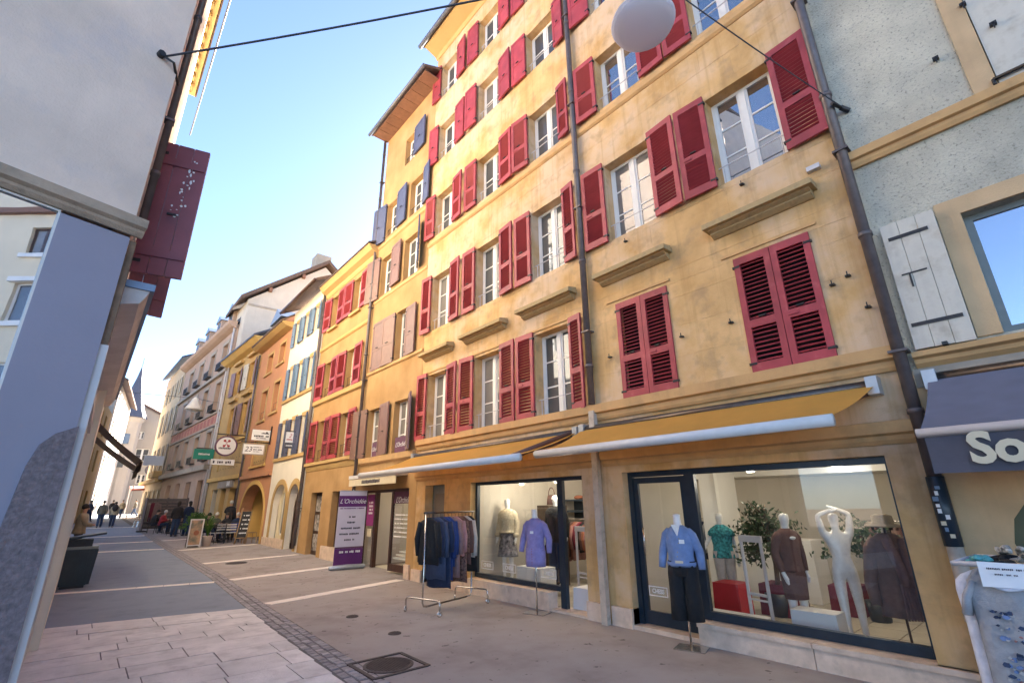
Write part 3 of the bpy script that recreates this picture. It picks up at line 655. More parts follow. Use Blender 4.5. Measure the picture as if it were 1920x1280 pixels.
q = MB(); q.face([(6.12, 10.35, .02), (9.5, 10.35, .02), (9.5, 13.5, .02), (6.12, 13.5, .02)]); q.face([(9.5, 10.35, 0), (9.5, 13.5, 0), (9.5, 13.5, 2.4), (9.5, 10.35, 2.4)]); q.face([(6.12, 13.5, 0), (9.5, 13.5, 0), (9.5, 13.5, 2.4), (6.12, 13.5, 2.4)]); q.face([(6.12, 10.35, 0), (9.5, 10.35, 0), (9.5, 10.35, 2.4), (6.12, 10.35, 2.4)]); q.face([(6.12, 10.35, 2.4), (9.5, 10.35, 2.4), (9.5, 13.5, 2.4), (6.12, 13.5, 2.4)])
q.build('salon_interior', 'interior_wall', B2)
for a, b in ((10.42, 10.65), (13.42, 13.62)): q = MB(); q.fbox(F2, a, b, 0, .3, -.15, .04); q.build('plinth_block', 'limestone', B2)
# shutters carry plum signs below the first-floor windows
for u0, u1 in ((12.5, 12.98), (10.9, 11.62)):
    q = MB(); q.fbox(F2, u0, u1, 2.87, 3.26, -.06, -.04); o = q.build('window_sign', 'plum', B2); text("L'Orchidée", .165, F2, (u0 + u1) / 2, 3.06, -.037, 'white_ink', o, shear=.35, sx=.62 if u1 - u0 < .6 else .85)

# ------------------------------------------------------------ yellow house with red shutters
def leaves(root, F, spec, style, mat):
    for h, w, s, a, b, ang in spec: shutter(root, F, h, w, s, a, b, ang, style, mat)
B3 = empty('golden_house', (5.9, 16, gz(16)), 'golden yellow three storey house with red louvred shutters beyond the brown shuttered house', 'building')
F3 = Frame((5.9, 0, 0), (0, 1, 0))
op3 = [(u0, u1, v0, v1) for v0, v1 in ((3.03, 4.42), (5.25, 6.58), (7.95, 9.25)) for u0, u1 in ((16.75, 17.45), (14.72, 15.42))] + [(16.35, 17.35, 0, 2.0), (14.25, 15.5, .4, 2.0)]
mb = MB(); wall(mb, F3, 13.62, 18.2, 0, 9.75, op3, .22); body(mb, F3, 13.625, 18.2, 0, 9.75, 9.); mb.build('wall', 'plaster_yellow', B3)
for o in op3[:6]:
    window(B3, F3, *o, .18, 2, 'pane_dark', 'cream_paint', rail=(.12, .38) if o[2] < 7 else None)
    for s_, h in ((-1, o[0] - .01), (1, o[1] + .01)): shutter(B3, F3, h, .63, s_, o[2], o[3] + .04, 3, 'louvre', 'red_paint')
for v in (5.15,): mb = MB(); moulding(mb, F3, 13.75, 18.15, [(v - .1, .02), (v - .06, .08), (v + .08, .09), (v + .085, 0)]); mb.build('string_course', 'plaster_gold', B3)
mb = MB(); moulding(mb, F3, 13.75, 18.15, [(7.18, .02), (7.22, .06), (7.30, .07), (7.305, 0)]); mb.build('string_course', 'plaster_gold', B3)
mb = MB(); moulding(mb, F3, 13.75, 18.15, [(2.72, .02), (2.8, .05), (2.88, .06), (2.9, .12), (3.0, .12), (3.01, 0)]); mb.build('string_course', 'plaster_gold', B3)
for u0, u1 in ((16.65, 17.55), (14.62, 15.5)): mb = MB(); mb.fbox(F3, u0, u1, 7.84, 7.93, 0, .1); mb.build('window_sill', 'plaster_gold', B3)
mb = MB(); moulding(mb, F3, 13.62, 18.2, [(9.45, .02), (9.52, .06), (9.6, .08), (9.68, .24), (9.78, .30), (9.85, .36), (9.9, 0)]); mb.build('cornice', 'plaster_gold', B3)
mb = MB(); mb.hexa([F3(13.62, 9.87, .38), F3(18.25, 9.87, .38), F3(18.25, 11.9, -4.5), F3(13.62, 11.9, -4.5), F3(13.62, 9.93, .38), F3(18.25, 9.93, .38), F3(18.25, 12, -4.5), F3(13.62, 12, -4.5)]); mb.build('roof', 'roof_tile', B3)
downpipe(B3, F3, 18.2, .3, 9.6, .04)
q = MB(); q.fbox(F3, 16.35, 17.35, .05, 2.0, -.22, -.18); q = q.build('door', 'brown_frame', B3)
for k in range(3): m = MB(); m.fbox(F3, 16.5, 17.25, .2 + .6 * k, .7 + .6 * k, -.178, -.17); m.build('door_poster', 'black_poster', q)
window(B3, F3, 14.25, 15.5, .4, 2.0, .2, 0, 'pane_dark', 'brown_frame', mid=True, fine=False)
mb = MB(); mb.fbox(F3, 13.75, 15.9, .05, .42, 0, .05); mb.build('plinth_block', 'limestone', B3)

# ------------------------------------------------------------ white house with two stone arches
B4 = empty('white_house', (5.9, 20.4, gz(20)), 'narrow white house with blue grey shutters above two yellow stone arches', 'building')
F4 = Frame((5.9, 0, 0), (0, 1, 0))
op4 = [(u0, u0 + .55, v0, v1) for v0, v1 in ((3.5, 4.9), (5.98, 7.3), (8.4, 9.5)) for u0 in (18.85, 20.1, 21.35)]
ar = [(18.62, 19.72, 0, 2.36), (20.05, 21.75, 0, 2.40)]
mb = MB(); wall(mb, F4, 18.2, 22.5, 0, 10.2, op4 + ar, .22); body(mb, F4, 18.205, 22.5, 0, 10.2, 8.)
P1 = arch_fill(mb, F4, 18.62, 19.72, 1.78, 2.36); P2 = arch_fill(mb, F4, 20.05, 21.75, 1.62, 2.40); mb.build('wall', 'plaster_white', B4)
for p_ in (P1, P2): mb = MB(); arch_ring(mb, F4, p_, .2, -.01, .03, .1); mb.build('arch_surround', 'plaster_gold', B4)
for o in op4:
    window(B4, F4, *o, .16, 2, 'pane_dark', 'cream_paint', fine=False)
    for s_, h in ((-1, o[0] - .01), (1, o[1] + .01)): shutter(B4, F4, h, .34, s_, o[2] - .02, o[3] + .05, 12 if s_ < 0 else 4, 'panel', 'blue_paint' if o[2] > 4 else 'blue_grey_paint')
    mb = MB()
    for a, b in ((o[0] - .1, o[0]), (o[1], o[1] + .1)): mb.fbox(F4, a, b, o[2], o[3], 0, .012)
    mb.fbox(F4, o[0] - .1, o[1] + .1, o[3], o[3] + .16, 0, .012); mb.build('window_surround', 'plaster_gold', B4)
for v in (3.40, 5.88): mb = MB(); mb.fbox(F4, 18.3, 22.45, v - .06, v + .06, 0, .07); mb.build('string_course', 'plaster_gold', B4)
mb = MB(); wall(mb, F4, 20.05, 21.75, 0.1, 2.4, [(20.35, 21.45, .5, 2.1)], .05, -.24); mb.build('shop_front', 'plaster_cream', B4)
window(B4, F4, 20.35, 21.45, .5, 2.1, .3, 0, 'pane_curtain', 'white_paint', fine=False, mid=False)
q = MB(); q.fbox(F4, 18.62, 19.72, .1, 2.36, -.3, -.26); q.build('door', 'brown_frame', B4)
mb = MB(); mb.fbox(F4, 19.75, 22.4, .05, .42, 0, .08); mb.build('plinth_block', 'limestone', B4)
mb = MB(); mb.hexa([F4(18.1, 10.1, .55), F4(22.7, 10.1, .55), F4(22.7, 12.6, -4.), F4(18.1, 12.6, -4.), F4(18.1, 10.24, .55), F4(22.7, 10.24, .55), F4(22.7, 12.75, -4.), F4(18.1, 12.75, -4.)]); mb.build('roof', 'roof_tile', B4)
mb = MB(); mb.tube([F4(18.1, 10.15, .6), F4(22.7, 10.15, .6)], .06, 8); mb.build('gutter', 'brown_frame', B4, True)
downpipe(B4, F4, 18.32, .2, 10., .04)

# ------------------------------------------------------------ orange house with a big arch
B5 = empty('orange_house', (5.9, 25, gz(25)), 'orange house with one wide rounded arch at street level', 'building')
op5 = [(24.0, 26.3, 3.45, 4.65), (23.3, 24.2, 5.75, 7.15), (25.3, 26.3, 5.6, 7.05), (23.3, 24.2, 8.1, 9.05), (25.3, 26.2, 8.0, 8.95)]
mb = MB(); wall(mb, F4, 22.5, 27.8, 0, 9.7, op5 + [(22.95, 27.1, 0, 2.55)], .3); body(mb, F4, 22.505, 27.8, 0, 9.7, 8.)
P1 = arch_fill(mb, F4, 22.95, 27.1, 1.2, 2.55, depth=.5); mb.build('wall', 'plaster_orange', B5)
mb = MB(); arch_ring(mb, F4, P1, .18, -.01, .03, .1); mb.build('arch_surround', 'plaster_yellow_pale', B5)
mb = MB(); wall(mb, F4, 22.9, 27.2, 0, 2.7, [], 0, -1.4); mb.face([F4(27.2, 0, -1.4), F4(27.2, 2.7, -1.4), F4(27.2, 2.7, -.1), F4(27.2, 0, -.1)]); mb.face([F4(22.9, 2.7, -1.4), F4(27.2, 2.7, -1.4), F4(27.2, 2.7, -.1), F4(22.9, 2.7, -.1)]); mb.build('arcade_wall', 'plaster_yellow_pale', B5)
q = MB(); q.fbox(F4, 23.6, 24.8, 1.2, 2.0, -1.38, -1.35); q.build('framed_poster', 'black_poster', B5)
for i, o in enumerate(op5):
    window(B5, F4, *o, .2, 2, 'pane_dark' if i in (1, 2) else 'pane_curtain', 'pale_wood' if i != 1 and i != 2 else 'cream_paint', fine=False, rail=(.1, .4) if i in (1, 2) else None)
    if i == 0:
        for k in range(6): shutter(B5, F4, 24.02 + k * .38, .36, 1, 3.47, 4.62, 0, 'plank', 'pale_wood', n=-.06)
    mb = MB()
    for a, b in ((o[0] - .12, o[0]), (o[1], o[1] + .12)): mb.fbox(F4, a, b, o[2] - .05, o[3], 0, .015)
    mb.fbox(F4, o[0] - .12, o[1] + .12, o[3], o[3] + .14, 0, .015); mb.fbox(F4, o[0] - .2, o[1] + .2, o[2] - .15, o[2] - .05, 0, .08); mb.build('window_surround', 'plaster_gold' if i != 0 else 'plaster_yellow_pale', B5)
mb = MB(); mb.fbox(F4, 22.6, 27.75, 2.84, 3.0, 0, .12); mb.build('string_course', 'plaster_orange', B5)
mb = MB(); moulding(mb, F4, 22.5, 27.9, [(9.5, .02), (9.56, .3), (9.68, .5), (9.75, .5), (9.8, 0)]); mb.build('eave_soffit', 'plaster_gold', B5)
mb = MB(); mb.hexa([F4(22.5, 9.72, .55), F4(27.9, 9.72, .55), F4(27.9, 12.2, -3.), F4(22.5, 12.2, -3.), F4(22.5, 9.82, .55), F4(27.9, 9.82, .55), F4(27.9, 12.3, -3.), F4(22.5, 12.3, -3.)]); mb.build('roof', 'roof_tile', B5)
dm = MB(); dm.fbox(F4, 25.2, 26.9, 9.9, 10.9, -1.5, -.3); dm = dm.build('dormer', 'roof_tile', B5)
q = MB(); q.poly(Frame(F4(0, 0, -.1), (0, 1, 0)), [(25.0, 10.9), (26.05, 11.6), (27.1, 10.9)], -1.6, .1); q.build('dormer_roof', 'zinc', dm)
q = MB(); q.fbox(F4, 25.6, 26.5, 10.1, 10.75, -.3, -.28); q.build('dormer_window', 'pane_dark', dm)
downpipe(B5, F4, 27.85, .3, 9.4, .05, 'gutter')

# ------------------------------------------------------------ narrow yellow house with wooden shutters
def frame2(a, b): return Frame((a[0], a[1], 0), (b[0] - a[0], b[1] - a[1], 0)), math.hypot(b[0] - a[0], b[1] - a[1])
F6, L6 = frame2((5.9, 27.8), (5.6, 34.6))
B6 = empty('ochre_house', (5.75, 31, gz(31)), 'bright yellow house with brown wooden shutters between the orange and the grey brown house', 'building')
op6 = [(.9, 2.1, 5.3, 7.1), (3.6, 4.8, 5.3, 7.1), (.9, 2.1, 7.9, 9.4), (3.6, 4.8, 7.9, 9.4), (1.0, 5.4, 3.5, 4.85), (.6, 1.9, .2, 2.5), (2.6, 3.6, .2, 2.5), (4.4, 5.6, .2, 2.5)]
mb = MB(); wall(mb, F6, 0, L6, 0, 10.4, op6, .3); body(mb, F6, 0.005, L6, 0, 10.4, 8.); mb.build('wall', 'plaster_gold', B6)
for i, o in enumerate(op6):
    if i == 4:
        for k in range(8): shutter(B6, F6, o[0] + .02 + k * .545, .5, 1, o[2], o[3], 0, 'plank', 'pale_wood', n=-.08)
        q = MB(); q.fbox(F6, o[0], o[1], o[2], o[3], -.3, -.28); q.build('window', 'brown_frame', B6)
    elif i > 4: window(B6, F6, *o, .28, 1, 'pane_dark', 'brown_frame', fine=False)
    else:
        q = MB(); q.fbox(F6, o[0], o[1], o[2], o[3], -.2, -.17); q.build('window', 'pale_wood', B6)
        shutter(B6, F6, o[0], .6, -1, o[2], o[3], 10, 'panel', 'brown_paint'); 
        if i != 1: shutter(B6, F6, o[1], .6, 1, o[2], o[3], 8, 'panel', 'brown_paint' if i != 2 else 'cream_paint')
        mb = MB(); mb.fbox(F6, o[0] - .15, o[1] + .15, o[3] + .35, o[3] + .5, 0, .2); mb.build('window_hood', 'plaster_gold', B6)
mb = MB(); mb.fbox(F6, .1, L6 - .1, 2.95, 3.15, 0, .16); mb.fbox(F6, .1, L6 - .1, 5.0, 5.14, 0, .1); mb.build('string_course', 'plaster_yellow_pale', B6)
q = MB(); q.fbox(F6, 1.2, 4.2, 2.55, 2.9, 0, .1); q = q.build('fascia_sign', 'grey_stone', B6); text('BAR', .34, F6, 2.0, 2.73, .102, 'white_ink', q, off=.01)
mb = MB(); moulding(mb, F6, -.1, L6 + .2, [(10.1, .02), (10.2, .3), (10.4, .55), (10.45, .55), (10.5, 0)]); mb.build('eave_soffit', 'plaster_yellow_pale', B6)
mb = MB(); mb.hexa([F6(-.1, 10.42, .6), F6(L6 + .2, 10.42, .6), F6(L6 + .2, 12.6, -3.), F6(-.1, 12.6, -3.), F6(-.1, 10.54, .6), F6(L6 + .2, 10.54, .6), F6(L6 + .2, 12.7, -3.), F6(-.1, 12.7, -3.)]); mb.build('roof', 'roof_slate', B6)
downpipe(B6, F6, L6 - .1, .3, 10.2, .05, 'white_trim')

# ------------------------------------------------------------ long grey-brown house with mansard roof
F7, L7 = frame2((5.55, 34.7), (4.75, 50))
B7 = empty('grey_brown_house', (5.2, 42, gz(42)), 'long grey brown house with a band of red and white panels and a mansard roof', 'building')
us7 = [1.2, 4.6, 8.0, 11.4]
op7 = [(u, u + 1.3, v0, v1) for u in us7 for v0, v1 in ((4.35, 6.2), (7.5, 9.5), (10.4, 12.2))] + [(u, u + 1.5, .4, 3.2) for u in us7]
mb = MB(); wall(mb, F7, 0, L7, 0, 13.2, op7, .3); body(mb, F7, 0, L7, 0, 13.2, 9.); mb.build('wall', 'plaster_beige', B7)
for o in op7:
    window(B7, F7, *o, .25, 1, 'pane_dark', 'brown_frame' if o[2] < 1 else 'cream_paint', fine=False, fw=.08)
    if o[2] > 1:
        q = MB(); q.fbox(F7, o[0] - .05, o[1] + .05, o[2], o[2] + .04, 0, .3); q.fbox(F7, o[0] - .05, o[1] + .05, o[2] + .42, o[2] + .46, .27, .3)
        for k in range(7): q.fbox(F7, o[0] + k * (o[1] - o[0]) / 6.5, o[0] + .05 + k * (o[1] - o[0]) / 6.5, o[2] + .04, o[2] + .42, .27, .3)
        q.build('flower_rail', 'iron', B7)
        q = MB(); q.fbox(F7, o[0] - .2, o[0], o[2], o[3], 0, .03); q.fbox(F7, o[1], o[1] + .2, o[2], o[3], 0, .03); q.fbox(F7, o[0] - .2, o[1] + .2, o[3], o[3] + .25, 0, .05); q.build('window_surround', 'grey_stone', B7)
for v, h, n in ((3.75, .3, .35), (6.45, .12, .12), (7.28, .12, .12), (9.95, .2, .2)): q = MB(); q.fbox(F7, 0, L7, v, v + h, 0, n); q.build('string_course', 'grey_stone', B7)
q = MB(); q.fbox(F7, .1, L7 - .1, 6.57, 7.28, 0, .02); q.build('frieze', 'plaster_pink', B7)
for k in range(15): q = MB(); q.fbox(F7, .4 + k, 1.0 + k, 6.7, 7.16, .02, .04); q.build('frieze_panel', 'terrace_red', B7)
mb = MB(); moulding(mb, F7, -.1, L7, [(12.9, .05), (13.0, .3), (13.15, .5), (13.35, .55), (13.4, 0)]); mb.build('cornice', 'plaster_beige', B7)
mb = MB(); mb.hexa([F7(0, 13.4, .1), F7(L7, 13.4, .1), F7(L7, 13.4, -8), F7(0, 13.4, -8), F7(0, 15.6, -1.4), F7(L7, 15.6, -1.4), F7(L7, 16.4, -6), F7(0, 16.4, -6)]); mb.build('roof', 'roof_slate', B7)
for u in (1.5, 4.8, 8.2, 11.6):
    q = MB(); q.fbox(F7, u, u + 1.3, 13.4, 14.9, -1.2, 0); q = q.build('dormer', 'plaster_beige', B7); m = MB(); m.poly(Frame(F7(0, 0, -.05), F7.U), [(u - .15, 14.9), (u + .65, 15.4), (u + 1.45, 14.9)], -1.2, .15); m.build('dormer_roof', 'zinc', q)
    m = MB(); m.fbox(F7, u + .25, u + 1.05, 13.6, 14.8, 0, .01); m.build('dormer_window', 'pane_dark', q)
downpipe(B7, F7, .1, .3, 13., .06, 'white_trim')
# the tall gable wall rising behind the lower roofs
BG = empty('gable_house', (7.6, 33.5, 0), 'big pale gable wall rising behind the lower roofs in the middle of the row', 'building')
FGb = Frame((0, 33.3, 0), (1, 0, 0), (0, -1, 0))
mb = MB(); mb.poly(FGb, [(5.7, 0), (12.6, 0), (12.6, 16.6), (10.4, 18.5), (5.7, 14.6)], -4, 0); mb.build('wall', 'plaster_pale', BG)
mb = MB()
for (a, b), (c, d) in (((5.2, 14.4), (10.5, 18.75)), ((10.5, 18.75), (12.9, 16.7))): mb.hexa([FGb(a, b, .35), FGb(c, d, .35), FGb(c, d, -4.3), FGb(a, b, -4.3), FGb(a, b + .28, .35), FGb(c, d + .28, .35), FGb(c, d + .28, -4.3), FGb(a, b + .28, -4.3)])
mb.build('roof', 'roof_tile', BG)
for u in (6.8, 8.8): q = MB(); q.fbox(FGb, u, u + .2, 15.45 + (u - 6.8) * .82, 15.7 + (u - 6.8) * .82, 0, .3); q.build('purlin_end', 'soffit_wood', BG)
q = MB(); q.fbox(FGb, 9.9, 11.0, 18.3, 19.9, -2, -.8); q.build('chimney', 'grey_stone', BG)
q = MB(); q.fbox(FGb, 5.75, 9.9, 14.2, 14.34, .0, .05); q.build('string_course', 'grey_stone', BG)
# ------------------------------------------------------------ farther houses
F8, L8 = frame2((4.72, 50.2), (4.4, 61))
B8 = empty('beige_house', (4.55, 55, gz(55)), 'beige house with tall narrow windows at the far end of the right hand row', 'building')
op8 = [(u, u + 1.1, v0, v1) for u in (1, 3.4, 5.8, 8.2) for v0, v1 in ((4.6, 6.8), (8.0, 10.2), (11.2, 12.8), (.8, 3.))]
mb = MB(); wall(mb, F8, 0, L8, 0, 14.2, op8, .3); body(mb, F8, 0.01, L8, 0, 14.2, 8.); mb.build('wall', 'plaster_sand', B8)
for o in op8: window(B8, F8, *o, .25, 1, 'pane_dark', 'cream_paint', fine=False, fw=.08); shutter(B8, F8, o[0], .5, -1, o[2], o[3], 4, 'panel', 'cream_paint')
q = MB(); q.fbox(F8, 0, L8, 3.6, 3.9, 0, .5); q.fbox(F8, 1, 4, 4.0, 4.5, 0, .6); q.build('balcony', 'plaster_gold', B8)
mb = MB(); mb.hexa([F8(-.1, 14.2, .5), F8(L8, 14.2, .5), F8(L8, 16.5, -4), F8(-.1, 16.5, -4), F8(-.1, 14.4, .5), F8(L8, 14.4, .5), F8(L8, 16.7, -4), F8(-.1, 16.7, -4)]); mb.build('roof', 'roof_slate', B8)
FW, LW = frame2((8.6, 77), (3.1, 79.5)); FW = Frame((8.6, 77, 0), (-5.5, 2.5, 0), (-.41, -.91, 0))
BW = empty('white_gable_house', (6, 78, gz(78)), 'white gabled house closing the far end of the street beside the turret', 'building')
opw = [(1.6, 2.8, 9., 10.), (3.6, 5.2, 7.2, 8.8), (1.2, 2.2, 5.6, 7.), (3.4, 4.4, 4.4, 5.6), (4.6, 5.4, 10., 11.), (1., 2.2, 2., 3.8)]
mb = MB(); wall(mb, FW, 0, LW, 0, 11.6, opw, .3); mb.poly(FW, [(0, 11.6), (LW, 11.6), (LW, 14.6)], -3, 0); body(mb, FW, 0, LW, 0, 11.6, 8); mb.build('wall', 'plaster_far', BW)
for o in opw: window(BW, FW, *o, .2, 1, 'pane_dark', 'white_paint', fine=False, fw=.1)
mb = MB(); mb.hexa([FW(-.5, 11.3, .5), FW(LW, 14.7, .5), FW(LW, 14.7, -6), FW(-.5, 11.3, -6), FW(-.5, 11.6, .5), FW(LW, 15., .5), FW(LW, 15., -6), FW(-.5, 11.6, -6)]); mb.build('roof', 'roof_tile', BW)
q = MB(); q.tube([FW(2.2, 4.4, .6), FW(2.2, 4.4, .9)], .55, 16); q.build('round_sign', 'white_ink', BW)
TU = empty('turret', (2.6, 76, gz(76)), 'slim white stair turret with a steep blue slate spire', 'turret')
mb = MB(); mb.lathe([(1.25, 0), (1.25, 10.8), (1.5, 11.2), (1.5, 11.5)], (2.6, 77, gz(76)), 8); mb.build('wall', 'plaster_far', TU)
mb = MB(); mb.lathe([(1.8, 11.4), (1.25, 12.6), (.75, 14.5), (.3, 16.6), (.05, 18.2), (.04, 19.3)], (2.5, 77, gz(76)), 8); mb.build('spire', 'roof_slate', TU)
for z in (6.2, 9.): q = MB(); q.box(2.2, 2.9, 75.68, 75.8, z, z + 1.2); q.build('window', 'pane_dark', TU)
# left-hand row, far
F9 = Frame((-1.0, 41, 0), (1.5, 15, 0), (15, -1.5, 0))
B9 = empty('far_yellow_house', (-.3, 48, gz(48)), 'sunny yellow house low on the left side of the far street', 'building')
op9 = [(u, u + 1.2, v, v + 1.7) for u in (2, 5, 8, 11) for v in (1.2, 4.4, 7.2)]
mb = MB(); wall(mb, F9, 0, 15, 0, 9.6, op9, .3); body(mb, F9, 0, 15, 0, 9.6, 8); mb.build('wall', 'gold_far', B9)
for o in op9: window(B9, F9, *o, .25, 1, 'pane_dark', 'white_paint', fine=False, fw=.1)
F10 = Frame((.5, 56.2, 0), (1.75, 17, 0), (17, -1.75, 0))
B10 = empty('far_white_house', (1.3, 64, gz(64)), 'white house catching the sun in front of the turret', 'building')
op10 = [(u, u + 1.2, v, v + 1.8) for u in (2, 5.5, 9, 12.5) for v in (1.2, 4.6, 7.6, 10.4)]
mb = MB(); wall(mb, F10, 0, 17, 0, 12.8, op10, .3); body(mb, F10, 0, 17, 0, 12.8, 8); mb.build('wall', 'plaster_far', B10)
for o in op10: window(B10, F10, *o, .25, 1, 'pane_dark', 'white_paint', fine=False, fw=.1)
mb = MB(); mb.hexa([F10(-.3, 12.7, .6), F10(17, 12.7, .6), F10(17, 15., -4), F10(-.3, 15., -4), F10(-.3, 12.9, .6), F10(17, 12.9, .6), F10(17, 15.2, -4), F10(-.3, 15.2, -4)]); mb.build('roof', 'roof_tile', B10)

# ------------------------------------------------------------ grey-green house at the right edge
cloth_green = mk('olive_frame', (.10, .10, .045), .5, .1, 8.)
BR = empty('roughcast_house', (5.9, -2.5, 0), 'grey green roughcast house with cream plank shutters at the right edge', 'building')
opr = [(-1.0, .15, 2.98, 4.2), (-2.0, -.40, 5.34, 6.9), (-3.6, -2.6, 2.98, 4.2)]
mb = MB(); wall(mb, FR, -6, .88, 2.6, 13, opr, .2, -.01); body(mb, FR, -6, .88, 0, 13, 9); mb.build('wall', 'roughcast_green', BR)
ov = []
mb = MB(); wall(mb, FR, -6, .86, 0, 2.6, [(-1.3, .52, .62, 1.85)], .25, 0)
k = 20; cu, cv, ru, rv = -.39, 1.235, .91, .615
el = [(cu + ru * math.cos(2 * math.pi * i / k), cv + rv * math.sin(2 * math.pi * i / k)) for i in range(k)]
for i in range(k):
    a, b = el[i], el[(i + 1) % k]; m_ = ((a[0] + b[0]) / 2, (a[1] + b[1]) / 2); cor = (.52 if m_[0] > cu else -1.3, 1.85 if m_[1] > cv else .62)
    mb.face([FR(*a, 0), FR(*b, 0), FR(*cor, 0)]); mb.face([FR(*a, 0), FR(*b, 0), FR(*b, -.25), FR(*a, -.25)])
mb.build('ground_floor_wall', 'brown_stone', BR)
mb = MB()
for i in range(k):
    a, b = el[i], el[(i + 1) % k]; f = lambda p, s_: (cu + (p[0] - cu) * s_, cv + (p[1] - cv) * s_)
    mb.hexa([FR(*f(a, .90), -.1), FR(*f(b, .90), -.1), FR(*f(b, 1.0), -.1), FR(*f(a, 1.0), -.1), FR(*f(a, .90), -.03), FR(*f(b, .90), -.03), FR(*f(b, 1.0), -.03), FR(*f(a, 1.0), -.03)])
w_ = mb.build('oval_window', cloth_green, BR); mb = MB(); mb.poly(FR, [(cu + (p[0] - cu) * .95, cv + (p[1] - cv) * .95) for p in el], -.09, -.08); mb.build('pane', 'pane_dark', w_)
mb = MB(); moulding(mb, FR, -6, .80, [(2.78, .02), (2.82, .06), (2.86, .06), (2.88, .11), (2.93, .11), (2.935, 0)]); mb.build('string_course', 'stone_trim', BR)
mb = MB(); mb.fbox(FR, -6, .84, 2.60, 2.78, -.012, .02); mb.build('shop_lintel', 'grey_stone', BR)
mb = MB(); moulding(mb, FR, -6, .85, [(5.13, .03), (5.17, .05), (5.21, .05), (5.22, .09), (5.31, .10), (5.32, 0)]); mb.build('string_course', 'stone_trim', BR)
for o, w in ((opr[0], .17), (opr[1], .17), (opr[2], .17)):
    mb = MB(); mb.fbox(FR, o[0] - w, o[0], o[2], o[3], -.012, .015); mb.fbox(FR, o[1], o[1] + w, o[2], o[3], -.012, .015); mb.fbox(FR, o[0] - w, o[1] + w, o[3], o[3] + w, -.012, .017); mb.build('window_surround', 'brown_stone', BR)
window(BR, FR, *opr[0], .12, 0, 'pane_mirror', 'grey_frame', mid=False, fw=.06, fine=False)
window(BR, FR, *opr[2], .12, 0, 'pane_mirror', 'grey_frame', mid=False, fw=.06, fine=False)
q = MB(); q.fbox(FR, -1.99, -.41, 5.34, 6.9, -.03, .0)
q.build('closed_shutter', 'cream_paint', BR)
q = MB(); q.tube([FR(-2.1, 5.42, .03), FR(-.38, 5.42, .03)], .018, 8); q.tube([FR(-.38, 5.42, .03), FR(-.38, 5.34, .06)], .014, 8); q.build('shutter_bar', 'iron', BR, True)
for u, v in ((-.42, 6.4), (-.1, 5.95), (-.55, 6.0)): q = MB(); q.fbox(FR, u, u + .05, v, v + .03, .0, .05); q.fbox(FR, u + .02, u + .03, v - .05, v + .02, .04, .05); q.build('shutter_catch', 'iron', BR)
# plank shutter, folded back to the left of the window
sh = None; lw = .44
for i in range(3):
    q = MB(); a = .325 + lw * i / 3; q.fbox(FR, a + .002, a + lw / 3 - .002, 2.95 + .003 * i, 4.31, .04, .075)
    if sh is None: sh = q.build('plank_shutter', 'cream_paint', BR)
    else: q.build('plank', 'cream_paint', sh)
for v, a, b in ((4.12, .40, .72), (3.18, .36, .74), (3.72, .50, .70)): q = MB(); q.fbox(FR, a, b, v, v + (.035 if v != 3.72 else .014), .076, .084); q.build('strap', 'iron', sh)
q = MB(); q.fbox(FR, .63, .645, 3.58, 3.72, .078, .088); q.fbox(FR, .52, .56, 2.94, 2.97, .06, .14); q.build('latch', 'iron', sh)
# ------------------------------------------------------------ left corner building
BL = empty('corner_house', (-.13, 4.5, 0), 'pale rough plaster corner house with a smooth grey blue pier on the left', 'building')
FL = Frame((-.13, 4.5, 0), (-.964, -.267, 0), (.267, -.964, 0))
FT = Frame((-.13, 0, 0), (0, 1, 0), (1, 0, 0))
mb = MB(); wall(mb, FL, 0, 9, 3.82, 13., [], 0, 0); wall(mb, FT, 4.5, 8.6, 3.5, 13., [(5.15, 6.05, 3.62, 5.0), (5.15, 6.05, 6.6, 8.)], .2)
mb.face([FL(0, 13., 0), FL(9, 13., 0), FT(8.6, 13., -9), FT(8.6, 13., 0)]); mb.face([FT(8.6, 0, 0), FT(8.6, 13., 0), FT(8.6, 13., -9), FT(8.6, 0, -9)]); mb.face([FL(9, 0, 0), FL(9, 13., 0), FT(8.6, 13., -9), FT(8.6, 0, -9)])
mb.build('wall', 'plaster_left', BL)
mb = MB(); moulding(mb, FL, -.07, 9, [(3.66, .02), (3.69, .045), (3.71, .05), (3.73, .08), (3.80, .085), (3.83, .0)]); mb.build('string_course', 'cornice_stone', BL)
mb = MB(); mb.fbox(FL, 0, .425, 0, 3.64, -.4, -.0); mb.build('pier', 'pier_paint', BL)
mb = MB(); pts = [(-.005, 0), (.30, 0), (.30, .6), (.20, 1.86), (.165, 2.0), (.10, 2.08), (-.005, 2.14)]; mb.poly(FL, pts, -.39, .022); mb.build('roughcast_dado', 'roughcast_dark', BL)
mb = MB(); mb.poly(FL, [(-.012, 0), (.31, 0), (.31, .42), (-.012, .42)], -.4, .035); mb.build('plinth_block', 'dark_frame', BL)
mb = MB(); mb.fbox(FT, 4.52, 4.64, .1, 2.75, 0.0, .05); mb.fbox(FT, 4.64, 8.6, 2.55, 2.7, 0, .03); mb.build('corner_trim', 'white_trim', BL)
mb = MB(); mb.fbox(FT, 4.53, 4.74, 2.75, 3.63, -.02, .045); mb.build('corner_post', 'old_wood', BL)
mb = MB(); wall(mb, FT, 4.7, 8.6, 0, 3.5, [(5.2, 6.3, .4, 2.4), (6.7, 8.0, .4, 2.4)], .2); mb.build('shop_wall', 'shop_grey', BL)
for o in ((5.2, 6.3, .4, 2.4), (6.7, 8.0, .4, 2.4)): window(BL, FT, *o, .1, 0, 'pane_dark', 'white_paint', fine=False, mid=False)
